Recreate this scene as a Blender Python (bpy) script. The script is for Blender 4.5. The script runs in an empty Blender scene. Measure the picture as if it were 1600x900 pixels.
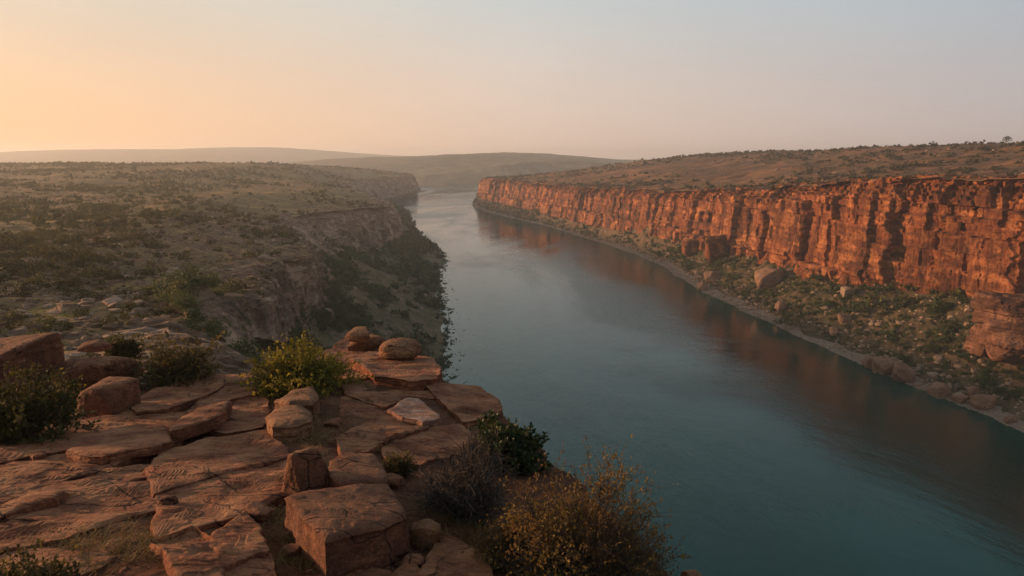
import bpy, math
import numpy as np
from mathutils import Vector

# ------------------------------------------------------------------ camera, world, sun, exposure
scene = bpy.context.scene
col = scene.collection
R = math.radians
RNG = np.random.default_rng(7)

F_PX = 1042.0                       # focal length in pixels of the 1600 px wide photograph
PITCH = math.atan(205.0 / F_PX)     # horizon at pixel row 245
CAM_Z = 80.0

cam_d = bpy.data.cameras.new('camera')
cam_d.sensor_fit = 'HORIZONTAL'
cam_d.sensor_width = 36.0
cam_d.lens = 36.0 * F_PX / 1600.0
cam_d.clip_start = 0.1
cam_d.clip_end = 30000.0
cam = bpy.data.objects.new('camera', cam_d)
cam.location = (0, 0, CAM_Z)
cam.rotation_euler = (math.pi / 2 - PITCH, 0, 0)
col.objects.link(cam)
scene.camera = cam

SUN_EL, SUN_AZ = R(8.6), R(-76.0)   # azimuth from +Y, negative to the left
sun_dir = Vector((math.sin(SUN_AZ) * math.cos(SUN_EL), math.cos(SUN_AZ) * math.cos(SUN_EL), math.sin(SUN_EL)))
world = bpy.data.worlds.new('World')
scene.world = world
world.use_nodes = True
wn = world.node_tree
sky = wn.nodes.new('ShaderNodeTexSky')
sky.sky_type = 'NISHITA'
sky.sun_disc = False
sky.sun_elevation = SUN_EL
sky.sun_rotation = SUN_AZ
sky.altitude = 300
sky.air_density = 1.0
sky.dust_density = 4.0
sky.ozone_density = 1.5
bg = wn.nodes['Background']
bg.inputs['Strength'].default_value = 1.0
# a dusty evening sky: the physical sky softened by a smooth haze that is warm towards the sun, grey-blue overhead
def _n(t, **kw):
    n = wn.nodes.new(t)
    for k, v in kw.items(): setattr(n, k, v)
    return n
def _ramp(fac, stops):
    r = _n('ShaderNodeValToRGB'); e = r.color_ramp.elements
    while len(e) < len(stops): e.new(0.5)
    for q, (p, c) in zip(e, stops): q.position = p; q.color = (*c, 1)
    wn.links.new(fac, r.inputs[0]); return r.outputs[0]
def _mix(f, a, b, blend='MIX'):
    m = _n('ShaderNodeMix', data_type='RGBA', blend_type=blend, clamp_factor=False)
    for s_, v in zip((m.inputs[0], m.inputs[6], m.inputs[7]), (f, a, b)):
        if isinstance(v, bpy.types.NodeSocket): wn.links.new(v, s_)
        elif hasattr(v, '__len__'): s_.default_value = (*v, 1)
        else: s_.default_value = v
    return m.outputs[2]
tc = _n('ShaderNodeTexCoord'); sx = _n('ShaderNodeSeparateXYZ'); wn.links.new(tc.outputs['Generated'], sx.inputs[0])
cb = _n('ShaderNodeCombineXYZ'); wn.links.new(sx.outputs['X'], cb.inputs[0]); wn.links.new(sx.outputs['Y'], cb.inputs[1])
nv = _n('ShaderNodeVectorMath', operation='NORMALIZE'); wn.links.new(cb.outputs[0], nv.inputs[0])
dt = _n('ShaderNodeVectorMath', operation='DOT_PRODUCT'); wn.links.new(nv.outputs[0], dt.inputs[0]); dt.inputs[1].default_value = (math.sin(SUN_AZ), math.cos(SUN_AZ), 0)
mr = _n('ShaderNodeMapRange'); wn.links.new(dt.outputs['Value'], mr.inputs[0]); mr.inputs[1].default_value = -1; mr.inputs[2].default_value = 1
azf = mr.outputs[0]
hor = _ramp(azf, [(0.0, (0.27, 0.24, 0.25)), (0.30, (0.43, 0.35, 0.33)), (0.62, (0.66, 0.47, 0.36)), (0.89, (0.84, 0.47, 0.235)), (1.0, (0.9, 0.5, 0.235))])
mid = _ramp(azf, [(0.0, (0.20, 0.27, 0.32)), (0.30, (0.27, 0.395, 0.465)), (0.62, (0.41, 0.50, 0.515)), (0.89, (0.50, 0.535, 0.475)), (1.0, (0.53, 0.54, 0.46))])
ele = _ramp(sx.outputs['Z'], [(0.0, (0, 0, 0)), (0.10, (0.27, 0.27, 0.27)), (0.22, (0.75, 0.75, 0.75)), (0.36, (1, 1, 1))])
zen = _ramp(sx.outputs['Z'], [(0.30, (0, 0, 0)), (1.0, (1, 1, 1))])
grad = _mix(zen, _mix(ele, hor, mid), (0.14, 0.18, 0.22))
nis = _mix(1.0, sky.outputs['Color'], (0.12, 0.12, 0.12), 'MULTIPLY')
mpw = _n('ShaderNodeMapping'); mpw.inputs['Scale'].default_value = (1, 1, 3); wn.links.new(tc.outputs['Generated'], mpw.inputs[0])
nzw = _n('ShaderNodeTexNoise'); nzw.inputs['Scale'].default_value = 3.5; nzw.inputs['Detail'].default_value = 6; wn.links.new(mpw.outputs[0], nzw.inputs['Vector'])
veil = _ramp(nzw.outputs[0], [(0.3, (0.95, 0.955, 0.96)), (0.7, (1.0, 1.0, 1.0))])      # faint uneven haze
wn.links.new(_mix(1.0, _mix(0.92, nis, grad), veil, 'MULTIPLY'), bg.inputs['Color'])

sl = bpy.data.lights.new('sun', 'SUN')
sl.energy = 5.0
sl.angle = R(2.5)
sl.color = (1.0, 0.58, 0.30)
so = bpy.data.objects.new('sun', sl)
so.rotation_euler = sun_dir.to_track_quat('Z', 'Y').to_euler()
so.location = (-300, 100, 400)
col.objects.link(so)

scene.view_settings.view_transform = 'Standard'
scene.view_settings.look = 'None'
scene.view_settings.gamma = 1.0
scene.view_settings.exposure = 0.46
scene.view_settings.use_curve_mapping = False
scene.render.engine = 'CYCLES'
scene.cycles.use_denoising = True
scene.cycles.denoising_prefilter = 'NONE'
scene.cycles.max_bounces = 5
scene.cycles.diffuse_bounces = 3
scene.cycles.glossy_bounces = 2
scene.cycles.transmission_bounces = 3
scene.cycles.volume_bounces = 1
scene.cycles.caustics_reflective = False
scene.cycles.caustics_refractive = False
scene.cycles.sample_clamp_indirect = 4.0

# ------------------------------------------------------------------ pixel helpers (photo pixels -> places)
CP, SP = math.cos(PITCH), math.sin(PITCH)
def ray(px, py):
    x = px - 800.0; y = 450.0 - py
    return np.array([x, F_PX * CP + y * SP, -F_PX * SP + y * CP])
def at_y(px, py, Y):
    v = ray(px, py); return v * (Y / v[1]) + np.array([0, 0, CAM_Z])
def at_z(px, py, z):
    v = ray(px, py); return v * ((z - CAM_Z) / v[2]) + np.array([0, 0, CAM_Z])
def project(P):
    P = np.asarray(P, float); q = P - np.array([0, 0, CAM_Z])
    dep = q[:, 1] * CP - q[:, 2] * SP
    up = q[:, 1] * SP + q[:, 2] * CP
    dd = np.where(dep > 0.05, dep, 1e-6)
    return 800 + F_PX * q[:, 0] / dd, 450 - F_PX * up / dd, dep

# ------------------------------------------------------------------ numpy noise
def hash_i(*a):
    h = np.zeros(np.broadcast(*a).shape, np.uint32) + np.uint32(2166136261)
    with np.errstate(over='ignore'):
        for i, v in enumerate(a):
            h = (h ^ (np.asarray(v).astype(np.int64) & 0xffffffff).astype(np.uint32)) * np.uint32(16777619 + 2 * i)
            h = h ^ (h >> np.uint32(15)); h = h * np.uint32(2246822519); h = h ^ (h >> np.uint32(13))
    return h
def rnd(*a):
    return hash_i(*a).astype(np.float64) / 4294967295.0
def vnoise(x, y, z=None, seed=0):
    x = np.asarray(x, float); y = np.asarray(y, float)
    z = np.zeros_like(x) if z is None else np.asarray(z, float)
    x, y, z = np.broadcast_arrays(x, y, z)
    xi, yi, zi = np.floor(x).astype(np.int64), np.floor(y).astype(np.int64), np.floor(z).astype(np.int64)
    fx, fy, fz = x - xi, y - yi, z - zi
    fx = fx ** 3 * (fx * (fx * 6 - 15) + 10); fy = fy ** 3 * (fy * (fy * 6 - 15) + 10); fz = fz ** 3 * (fz * (fz * 6 - 15) + 10)
    s = np.int64(seed)
    def c(i, j, k): return rnd(xi + i, yi + j, zi + k, s)
    r = 0
    for k in (0, 1):
        a = c(0, 0, k) * (1 - fx) + c(1, 0, k) * fx
        b = c(0, 1, k) * (1 - fx) + c(1, 1, k) * fx
        v = a * (1 - fy) + b * fy
        r = r + v * (fz if k else (1 - fz))
    return r * 2 - 1
def fbm(x, y, z=None, o=4, seed=0, gain=0.5):
    t = 0; a = 1.0; f = 1.0; n = 0
    for i in range(o):
        t = t + a * vnoise(np.asarray(x) * f + 13.7 * i, np.asarray(y) * f - 7.3 * i, None if z is None else np.asarray(z) * f + 3.1 * i, seed + i * 17)
        n += a; a *= gain; f *= 2.03
    return t / n
def sstep(a, b, x):
    t = np.clip((x - a) / (b - a), 0, 1); return t * t * (3 - 2 * t)

# ------------------------------------------------------------------ mesh helpers
def mesh_np(name, V, Q=None, T=None, smooth=False):
    me = bpy.data.meshes.new(name)
    V = np.asarray(V, np.float32)
    me.vertices.add(len(V)); me.vertices.foreach_set('co', V.ravel())
    loops, starts, pos = [], [], 0
    for A, k in ((Q, 4), (T, 3)):
        if A is None or len(A) == 0: continue
        A = np.asarray(A, np.int32)
        loops.append(A.ravel()); starts.append(pos + np.arange(len(A), dtype=np.int32) * k); pos += A.size
    loops = np.concatenate(loops); starts = np.concatenate(starts)
    me.loops.add(len(loops)); me.loops.foreach_set('vertex_index', loops)
    me.polygons.add(len(starts)); me.polygons.foreach_set('loop_start', starts)
    me.update(calc_edges=True)
    me.polygons.foreach_set('use_smooth', np.full(len(starts), smooth, dtype=bool))
    me.validate()
    return me
def obj(name, me, mat=None, parent=None, loc=None, **props):
    o = bpy.data.objects.new(name, me)
    if mat is not None and me is not None and not me.materials:
        me.materials.append(mat)
    col.objects.link(o)
    if parent is not None: o.parent = parent
    if loc is not None: o.location = loc
    for k, v in props.items(): o[k] = v
    return o
def thing(name, label, category, loc, group=None):
    o = obj(name, None, loc=loc, label=label, category=category)
    o.empty_display_size = 0.3
    if group: o['group'] = group
    return o
def grid_quads(nu, nv):
    i = np.arange(nu - 1)[:, None] * nv + np.arange(nv - 1)[None, :]
    return np.stack([i, i + nv, i + nv + 1, i + 1], -1).reshape(-1, 4)
def catmull(P, t):
    P = np.asarray(P, float); n = len(P)
    i = np.clip(np.floor(t).astype(int), 0, n - 2); f = (t - i)[:, None]
    p0 = P[np.maximum(i - 1, 0)]; p1 = P[i]; p2 = P[i + 1]; p3 = P[np.minimum(i + 2, n - 1)]
    return 0.5 * (2 * p1 + (p2 - p0) * f + (2 * p0 - 5 * p1 + 4 * p2 - p3) * f ** 2 + (3 * p1 - p0 - 3 * p2 + p3) * f ** 3)
_ICO = {}
def ico(n):
    if n in _ICO: return _ICO[n]
    p = (1 + 5 ** .5) / 2
    V = [(-1, p, 0), (1, p, 0), (-1, -p, 0), (1, -p, 0), (0, -1, p), (0, 1, p), (0, -1, -p), (0, 1, -p), (p, 0, -1), (p, 0, 1), (-p, 0, -1), (-p, 0, 1)]
    F = [(0, 11, 5), (0, 5, 1), (0, 1, 7), (0, 7, 10), (0, 10, 11), (1, 5, 9), (5, 11, 4), (11, 10, 2), (10, 7, 6), (7, 1, 8), (3, 9, 4), (3, 4, 2), (3, 2, 6), (3, 6, 8), (3, 8, 9), (4, 9, 5), (2, 4, 11), (6, 2, 10), (8, 6, 7), (9, 8, 1)]
    V = np.array(V, float); V /= np.linalg.norm(V, axis=1)[:, None]; F = np.array(F)
    for _ in range(n):
        E = np.sort(np.concatenate([F[:, [0, 1]], F[:, [1, 2]], F[:, [2, 0]]]), axis=1)
        U, inv = np.unique(E, axis=0, return_inverse=True); inv = inv.reshape(-1)
        M = V[U].mean(1); M /= np.linalg.norm(M, axis=1)[:, None]
        m = len(V) + inv.reshape(3, -1); V = np.concatenate([V, M])
        a, b, c = F.T; ab, bc, ca = m
        F = np.concatenate([np.stack(x, 1) for x in ((a, ab, ca), (b, bc, ab), (c, ca, bc), (ab, bc, ca))])
    _ICO[n] = (V, F); return V, F
def instances(protos, pos, scl, rz, pick, tilt=None):
    """real joined geometry of many small pieces: protos = [(V, T)]"""
    VV, TT, off = [], [], 0
    for k, (V, T) in enumerate(protos):
        s = np.where(pick == k)[0]
        if len(s) == 0: continue
        c, n = np.cos(rz[s])[:, None], np.sin(rz[s])[:, None]
        P = V[None] * scl[s][:, None, :]
        X = P[..., 0] * c - P[..., 1] * n; Y = P[..., 0] * n + P[..., 1] * c
        W = np.stack([X, Y, P[..., 2]], -1) + pos[s][:, None, :]
        VV.append(W.reshape(-1, 3))
        TT.append((T[None] + (off + np.arange(len(s)) * len(V))[:, None, None]).reshape(-1, 3))
        off += len(s) * len(V)
    return np.concatenate(VV), np.concatenate(TT)

# ------------------------------------------------------------------ materials
def new_mat(name):
    m = bpy.data.materials.new(name); m.use_nodes = True
    return m, m.node_tree, m.node_tree.nodes, m.node_tree.links
def add(nt, typ, **kw):
    n = nt.nodes.new(typ)
    for k, v in kw.items():
        if k in n.inputs: n.inputs[k].default_value = v
        else: setattr(n, k, v)
    return n
def ramp(nt, fac, stops, interp='LINEAR'):
    r = nt.nodes.new('ShaderNodeValToRGB'); r.color_ramp.interpolation = interp
    e = r.color_ramp.elements
    while len(e) < len(stops): e.new(0.5)
    for x, (p, c) in zip(e, stops):
        x.position = p; x.color = (c[0], c[1], c[2], 1) if hasattr(c, '__len__') else (c, c, c, 1)
    nt.links.new(fac, r.inputs['Fac']); return r.outputs['Color']
def noise(nt, vec, scale, detail=5, rough=0.55, dist=0.0):
    n = nt.nodes.new('ShaderNodeTexNoise')
    n.inputs['Scale'].default_value = scale; n.inputs['Detail'].default_value = detail
    n.inputs['Roughness'].default_value = rough; n.inputs['Distortion'].default_value = dist
    if vec is not None: nt.links.new(vec, n.inputs['Vector'])
    return n.outputs['Fac']
def mapping(nt, vec, scale=(1, 1, 1), rot=(0, 0, 0)):
    m = nt.nodes.new('ShaderNodeMapping'); m.inputs['Scale'].default_value = scale; m.inputs['Rotation'].default_value = rot
    nt.links.new(vec, m.inputs['Vector']); return m.outputs['Vector']
def mixc(nt, fac, a, b, blend='MIX'):
    m = nt.nodes.new('ShaderNodeMix'); m.data_type = 'RGBA'; m.blend_type = blend
    for s, v in ((m.inputs['Factor'], fac), (m.inputs['A'], a), (m.inputs['B'], b)):
        pass
    ins = [m.inputs[0], m.inputs[6], m.inputs[7]]
    for s, v in zip(ins, (fac, a, b)):
        if isinstance(v, bpy.types.NodeSocket): nt.links.new(v, s)
        elif hasattr(v, '__len__'): s.default_value = (v[0], v[1], v[2], 1)
        else: s.default_value = v
    return m.outputs[2]
def math_n(nt, op, a, b=0.0, clamp=False):
    m = nt.nodes.new('ShaderNodeMath'); m.operation = op; m.use_clamp = clamp
    for s, v in zip(m.inputs, (a, b)):
        if isinstance(v, bpy.types.NodeSocket): nt.links.new(v, s)
        else: s.default_value = v
    return m.outputs[0]
def bump(nt, h, strength=0.5, dist=0.1, prev=None):
    b = nt.nodes.new('ShaderNodeBump'); b.inputs['Strength'].default_value = strength; b.inputs['Distance'].default_value = dist
    nt.links.new(h, b.inputs['Height'])
    if prev is not None: nt.links.new(prev, b.inputs['Normal'])
    return b.outputs['Normal']
def geo(nt):
    g = nt.nodes.new('ShaderNodeNewGeometry'); return g
def pbsdf(nt): return nt.nodes['Principled BSDF']

def rock_material(name, dark, mid, light, scale=1.0, bumpd=0.02, strata=None, streak=False, rough=0.9, lichen=None, bed=None, crack=0):
    """sandstone: three tones in clouds, fine grain, optional bedding lines, water streaks and pale upper faces"""
    m, nt, N, L = new_mat(name)
    g = geo(nt); pos = g.outputs['Position']
    v = mapping(nt, pos, bed if bed else (1, 1, 1))
    n1 = noise(nt, v, 0.9 * scale, 6, 0.6, 0.3)
    c = ramp(nt, n1, [(0.30, dark), (0.5, mid), (0.72, light)])
    n2 = noise(nt, v, 6.0 * scale, 8, 0.65)
    c = mixc(nt, ramp(nt, n2, [(0.40, 0.0), (0.60, 0.85)]), c, tuple(x * 0.50 for x in mid))
    n3 = noise(nt, pos, 30.0 * scale, 6, 0.7)
    c = mixc(nt, 0.85, c, ramp(nt, n3, [(0.32, 0.2), (0.68, 0.82)]), 'OVERLAY')
    if crack:
        vo = nt.nodes.new('ShaderNodeTexVoronoi'); vo.feature = 'DISTANCE_TO_EDGE'; vo.inputs['Scale'].default_value = crack
        wv = nt.nodes.new('ShaderNodeVectorMath'); wv.operation = 'ADD'
        nz = nt.nodes.new('ShaderNodeTexNoise'); nz.inputs['Scale'].default_value = crack * 1.3; nz.inputs['Detail'].default_value = 4; L.new(pos, nz.inputs['Vector'])
        sc_ = nt.nodes.new('ShaderNodeVectorMath'); sc_.operation = 'SCALE'; sc_.inputs['Scale'].default_value = 0.5 / crack; L.new(nz.outputs['Color'], sc_.inputs[0])
        L.new(mapping(nt, pos, (0.6, 1.5, 1.5), (0, 0, 0.5)), wv.inputs[0]); L.new(sc_.outputs[0], wv.inputs[1]); L.new(wv.outputs[0], vo.inputs['Vector'])
        gate = ramp(nt, noise(nt, pos, crack * 0.45, 2), [(0.53, 0.0), (0.60, 1.0)])
        ck = math_n(nt, 'MULTIPLY', ramp(nt, vo.outputs['Distance'], [(0.0, 1.0), (0.022, 0.0)]), gate)
        c = mixc(nt, math_n(nt, 'MULTIPLY', ck, 0.8), c, tuple(x * 0.3 for x in dark))
    if streak:
        vs = mapping(nt, pos, (1, 1, 0.06))
        s = noise(nt, vs, 0.35 * scale * streak, 5, 0.6)
        c = mixc(nt, ramp(nt, s, [(0.47, 0.0), (0.64, 0.85)]), c, tuple(x * 0.35 for x in dark))
        s2 = noise(nt, vs, 0.8 * scale * streak, 4, 0.6)
        c = mixc(nt, ramp(nt, s2, [(0.58, 0.0), (0.72, 0.55)]), c, light)
    if strata:
        big = noise(nt, mapping(nt, pos, (1, 1, 0.5)), 0.035, 5, 0.65, 0.5)
        c = mixc(nt, ramp(nt, big, [(0.46, 0.0), (0.62, 0.7)]), c, tuple(x * 0.75 for x in dark))
        big2 = noise(nt, mapping(nt, pos, (1, 1, 1.6)), 0.09, 5, 0.7, 0.5)
        c = mixc(nt, ramp(nt, big2, [(0.50, 0.0), (0.64, 0.75)]), c, tuple(min(1, x * 1.15) for x in light))
        vz = mapping(nt, pos, (0.02, 0.02, 1))
        s = noise(nt, vz, strata, 4, 0.6)
        c = mixc(nt, 0.5, c, ramp(nt, s, [(0.38, 0.22), (0.6, 0.70)]), 'OVERLAY')
    if lichen:
        sx = nt.nodes.new('ShaderNodeSeparateXYZ'); L.new(g.outputs['Normal'], sx.inputs[0])
        up = ramp(nt, sx.outputs['Z'], [(0.55, 0.0), (0.95, 1.0)])
        ln = noise(nt, pos, 2.2 * scale, 7, 0.7)
        f = math_n(nt, 'MULTIPLY', up, ramp(nt, ln, [(0.42, 0.0), (0.68, 0.85)]))
        c = mixc(nt, f, c, lichen)
    b = pbsdf(nt); L.new(c, b.inputs['Base Color'])
    b.inputs['Roughness'].default_value = rough; b.inputs['Specular IOR Level'].default_value = 0.25
    h1 = math_n(nt, 'ADD', n2, math_n(nt, 'MULTIPLY', n3, 0.35))
    if crack: h1 = math_n(nt, 'SUBTRACT', h1, ck)
    nrm = bump(nt, h1, 1.0, bumpd)
    L.new(nrm, b.inputs['Normal'])
    return m

def leaf_material(name, cols, scale, trans=0.35, rough=0.7):
    """foliage: colour changes from plant to plant and leaf to leaf, light shines through"""
    m, nt, N, L = new_mat(name)
    g = geo(nt)
    n = noise(nt, g.outputs['Position'], scale, 3, 0.7)
    k = len(cols)
    c = ramp(nt, n, [(0.3 + 0.4 * i / (k - 1), q) for i, q in enumerate(cols)])
    c = mixc(nt, 0.5, c, ramp(nt, g.outputs['Random Per Island'], [(0, 0.3), (1, 0.7)]), 'OVERLAY')
    b = pbsdf(nt); L.new(c, b.inputs['Base Color']); b.inputs['Roughness'].default_value = rough
    b.inputs['Specular IOR Level'].default_value = 0.2
    t = nt.nodes.new('ShaderNodeBsdfTranslucent'); L.new(c, t.inputs['Color'])
    mx = nt.nodes.new('ShaderNodeMixShader'); mx.inputs[0].default_value = trans
    L.new(b.outputs[0], mx.inputs[1]); L.new(t.outputs[0], mx.inputs[2])
    L.new(mx.outputs[0], N['Material Output'].inputs['Surface'])
    return m

def ground_material(name, flat_cols, rock_cols, scale=0.05, fine=1.5, lo=0.80, hi=0.95, bumpd=0.3, scrub=None):
    """scrubland: dry grass and soil where level, bare rock where it steps"""
    m, nt, N, L = new_mat(name)
    g = geo(nt); pos = g.outputs['Position']
    sx = nt.nodes.new('ShaderNodeSeparateXYZ'); L.new(g.outputs['True Normal'], sx.inputs[0])
    n1 = noise(nt, pos, scale, 6, 0.62); n2 = noise(nt, pos, fine, 7, 0.7); n3 = noise(nt, pos, scale * 5, 5, 0.6)
    k = len(flat_cols)
    a = ramp(nt, math_n(nt, 'ADD', math_n(nt, 'MULTIPLY', n1, 0.6), math_n(nt, 'MULTIPLY', n3, 0.4)), [(0.36 + 0.24 * i / (k - 1), q) for i, q in enumerate(flat_cols)])
    k = len(rock_cols)
    r = ramp(nt, n2, [(0.32 + 0.36 * i / (k - 1), q) for i, q in enumerate(rock_cols)])
    s = math_n(nt, 'ADD', sx.outputs['Z'], math_n(nt, 'MULTIPLY', math_n(nt, 'SUBTRACT', n2, 0.5), 0.5))
    c = mixc(nt, ramp(nt, s, [(lo, 0.0), (hi, 1.0)]), r, a)
    c = mixc(nt, 0.5, c, ramp(nt, noise(nt, pos, fine * 3, 5, 0.7), [(0.3, 0.28), (0.7, 0.74)]), 'OVERLAY')
    if scrub:       # low ground cover in ragged patches
        sp = noise(nt, pos, scrub[0], 6, 0.75, 0.4); dn = noise(nt, pos, scrub[0] * 0.12, 4, 0.6)
        f = ramp(nt, math_n(nt, 'ADD', math_n(nt, 'MULTIPLY', sp, 0.65), math_n(nt, 'MULTIPLY', dn, 0.35)), [(0.49, 0.0), (0.54, 0.7)])
        c = mixc(nt, f, c, scrub[1])
    b = pbsdf(nt); L.new(c, b.inputs['Base Color']); b.inputs['Roughness'].default_value = 0.95
    b.inputs['Specular IOR Level'].default_value = 0.15
    L.new(bump(nt, n2, 0.8, bumpd), b.inputs['Normal'])
    return m

M_CLIFF_R = rock_material('red_cliff_sandstone', (0.08, 0.025, 0.013), (0.245, 0.070, 0.025), (0.41, 0.155, 0.056), 0.3, 0.5, strata=0.35, streak=1.6)
M_CLIFF_L = rock_material('brown_cliff_sandstone', (0.10, 0.055, 0.033), (0.28, 0.155, 0.095), (0.46, 0.285, 0.19), 0.9, 0.35, strata=1.6, streak=1.0)
M_BOULDER = rock_material('river_boulder_stone', (0.14, 0.075, 0.045), (0.25, 0.135, 0.085), (0.36, 0.22, 0.15), 0.35, 0.12)
M_OUTCROP = rock_material('outcrop_sandstone', (0.055, 0.024, 0.015), (0.13, 0.055, 0.032), (0.22, 0.105, 0.065), 0.6, 0.2, strata=1.2)  # dark red-brown stone, with the outcrop's partial shade put into the colour
M_SCREE = rock_material('scree_stone', (0.16, 0.10, 0.065), (0.29, 0.19, 0.13), (0.42, 0.30, 0.22), 0.6, 0.08)
M_GRAVEL = rock_material('beach_gravel', (0.15, 0.105, 0.075), (0.26, 0.19, 0.14), (0.36, 0.28, 0.21), 0.9, 0.12)
M_TALUS = ground_material('talus_soil', [(0.030, 0.028, 0.013), (0.060, 0.045, 0.022), (0.11, 0.07, 0.042)], [(0.10, 0.06, 0.036), (0.21, 0.135, 0.09)], 0.06, 0.8, 0.45, 0.7)
M_TALUS_L = ground_material('left_bank_soil', [(0.045, 0.045, 0.017), (0.10, 0.075, 0.034), (0.18, 0.12, 0.07)], [(0.16, 0.095, 0.06), (0.32, 0.21, 0.14)], 0.06, 0.8, 0.45, 0.7)
M_PLAT_L = ground_material('scrub_ground', [(0.075, 0.058, 0.018), (0.17, 0.108, 0.034), (0.26, 0.138, 0.06), (0.32, 0.21, 0.055)], [(0.085, 0.042, 0.028), (0.20, 0.108, 0.075), (0.35, 0.22, 0.16)], 0.035, 1.1, 0.88, 1.0, scrub=(0.35, (0.075, 0.062, 0.019)))
M_PLAT_R = ground_material('dry_grass_ground', [(0.055, 0.030, 0.014), (0.15, 0.066, 0.027), (0.28, 0.125, 0.048)], [(0.12, 0.046, 0.022), (0.30, 0.13, 0.06)], 0.012, 0.3, 0.80, 0.95, scrub=(0.14, (0.065, 0.042, 0.018)))
M_FAR = ground_material('far_scrub_ground', [(0.055, 0.052, 0.03), (0.12, 0.095, 0.055), (0.20, 0.15, 0.095)], [(0.15, 0.115, 0.09), (0.28, 0.21, 0.165)], 0.006, 0.08, 0.7, 0.95, 2.0, scrub=(0.025, (0.05, 0.046, 0.026)))
M_LEAF_FAR = leaf_material('scrub_leaves', [(0.026, 0.028, 0.008), (0.052, 0.050, 0.013), (0.11, 0.09, 0.021)], 0.15)
M_LEAF_BANK = leaf_material('bank_leaves', [(0.026, 0.042, 0.014), (0.050, 0.068, 0.020), (0.10, 0.10, 0.031)], 0.15)
M_LEAF_PLATR = leaf_material('plateau_leaves', [(0.030, 0.032, 0.016), (0.060, 0.052, 0.024), (0.11, 0.08, 0.035)], 0.1)

# ------------------------------------------------------------------ water
m, nt, N, L = new_mat('river_water')
g = geo(nt); pos = g.outputs['Position']
b = pbsdf(nt)
b.inputs['IOR'].default_value = 1.33
nb = noise(nt, mapping(nt, pos, (1, 0.5, 1)), 0.012, 4, 0.6)
L.new(ramp(nt, nb, [(0.35, (0.0005, 0.028, 0.020)), (0.65, (0.0012, 0.058, 0.044))]), b.inputs['Base Color'])
wind = noise(nt, mapping(nt, pos, (1, 0.42, 1), (0, 0, 0.5)), 0.007, 6, 0.6, 1.2)
L.new(ramp(nt, wind, [(0.43, 0.09), (0.50, 0.17), (0.57, 0.26)]), b.inputs['Roughness'])
w1 = noise(nt, mapping(nt, pos, (1, 0.55, 1), (0, 0, 0.4)), 0.8, 5, 0.65)
w2 = noise(nt, mapping(nt, pos, (1, 0.5, 1), (0, 0, 0.5)), 0.16, 4, 0.6)
wst = ramp(nt, wind, [(0.42, 0.28), (0.56, 1.0)])
hh = math_n(nt, 'MULTIPLY', math_n(nt, 'ADD', math_n(nt, 'MULTIPLY', w1, 0.45), math_n(nt, 'MULTIPLY', w2, 0.9)), wst)
L.new(bump(nt, hh, 0.6, 0.42), b.inputs['Normal'])
M_WATER = m
wx = np.array([-900, -450, -220, -100, 0, 100, 220, 450, 900.0]); wy = np.linspace(-150, 2300, 26)
X, Y = np.meshgrid(wx, wy, indexing='ij')
obj('water', mesh_np('water', np.stack([X, Y, np.zeros_like(X)], -1).reshape(-1, 3), grid_quads(len(wx), len(wy))), M_WATER, kind='structure')

# ------------------------------------------------------------------ canyon walls: rim, cliff foot and shore curves
def adaptive_u(P, k):
    """curve parameter values spaced by distance from the viewpoint"""
    t = np.linspace(0, len(P) - 1, 20000); C = catmull(P, t)
    ds = np.linalg.norm(np.diff(C, axis=0), axis=1)
    d = np.linalg.norm(C[1:] - np.array([0, 0, CAM_Z]), axis=1)
    n = np.concatenate([[0], np.cumsum(ds / (d * k))])
    return np.interp(np.arange(0, n[-1]), n, t), np.concatenate([[0], np.cumsum(ds)]), t

# right bank --------------------------------------------------------
R_SHORE = [(165, 60, 0), (160, 130, 0)] + [tuple(at_z(*q, 0)) for q in [(1600, 672), (1420, 598), (1240, 520), (1100, 455), (1000, 400), (860, 355), (760, 330), (738, 318)]] + [(-40, 1290, 0), (120, 1420, 0)]
_b = [(1600, 460, 272, 250), (1420, 445, 274, 295), (1310, 425, 278, 330), (1160, 388, 290, 425), (1040, 362, 298, 540), (900, 337, 291, 730), (800, 315, 283, 930), (748, 300, 278, 1110)]
R_BASE = [(228, 60, 30), (215, 150, 29)] + [tuple(at_y(p, pb, y)) for p, pb, pr, y in _b] + [(10, 1220, 20), (150, 1330, 20)]
R_RIM = [(234, 60, 74), (221, 150, 74)] + [tuple(at_y(p, pr, y) + np.array([4, 1, 0])) for p, pb, pr, y in _b] + [(16, 1210, 46), (155, 1320, 46)]
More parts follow.
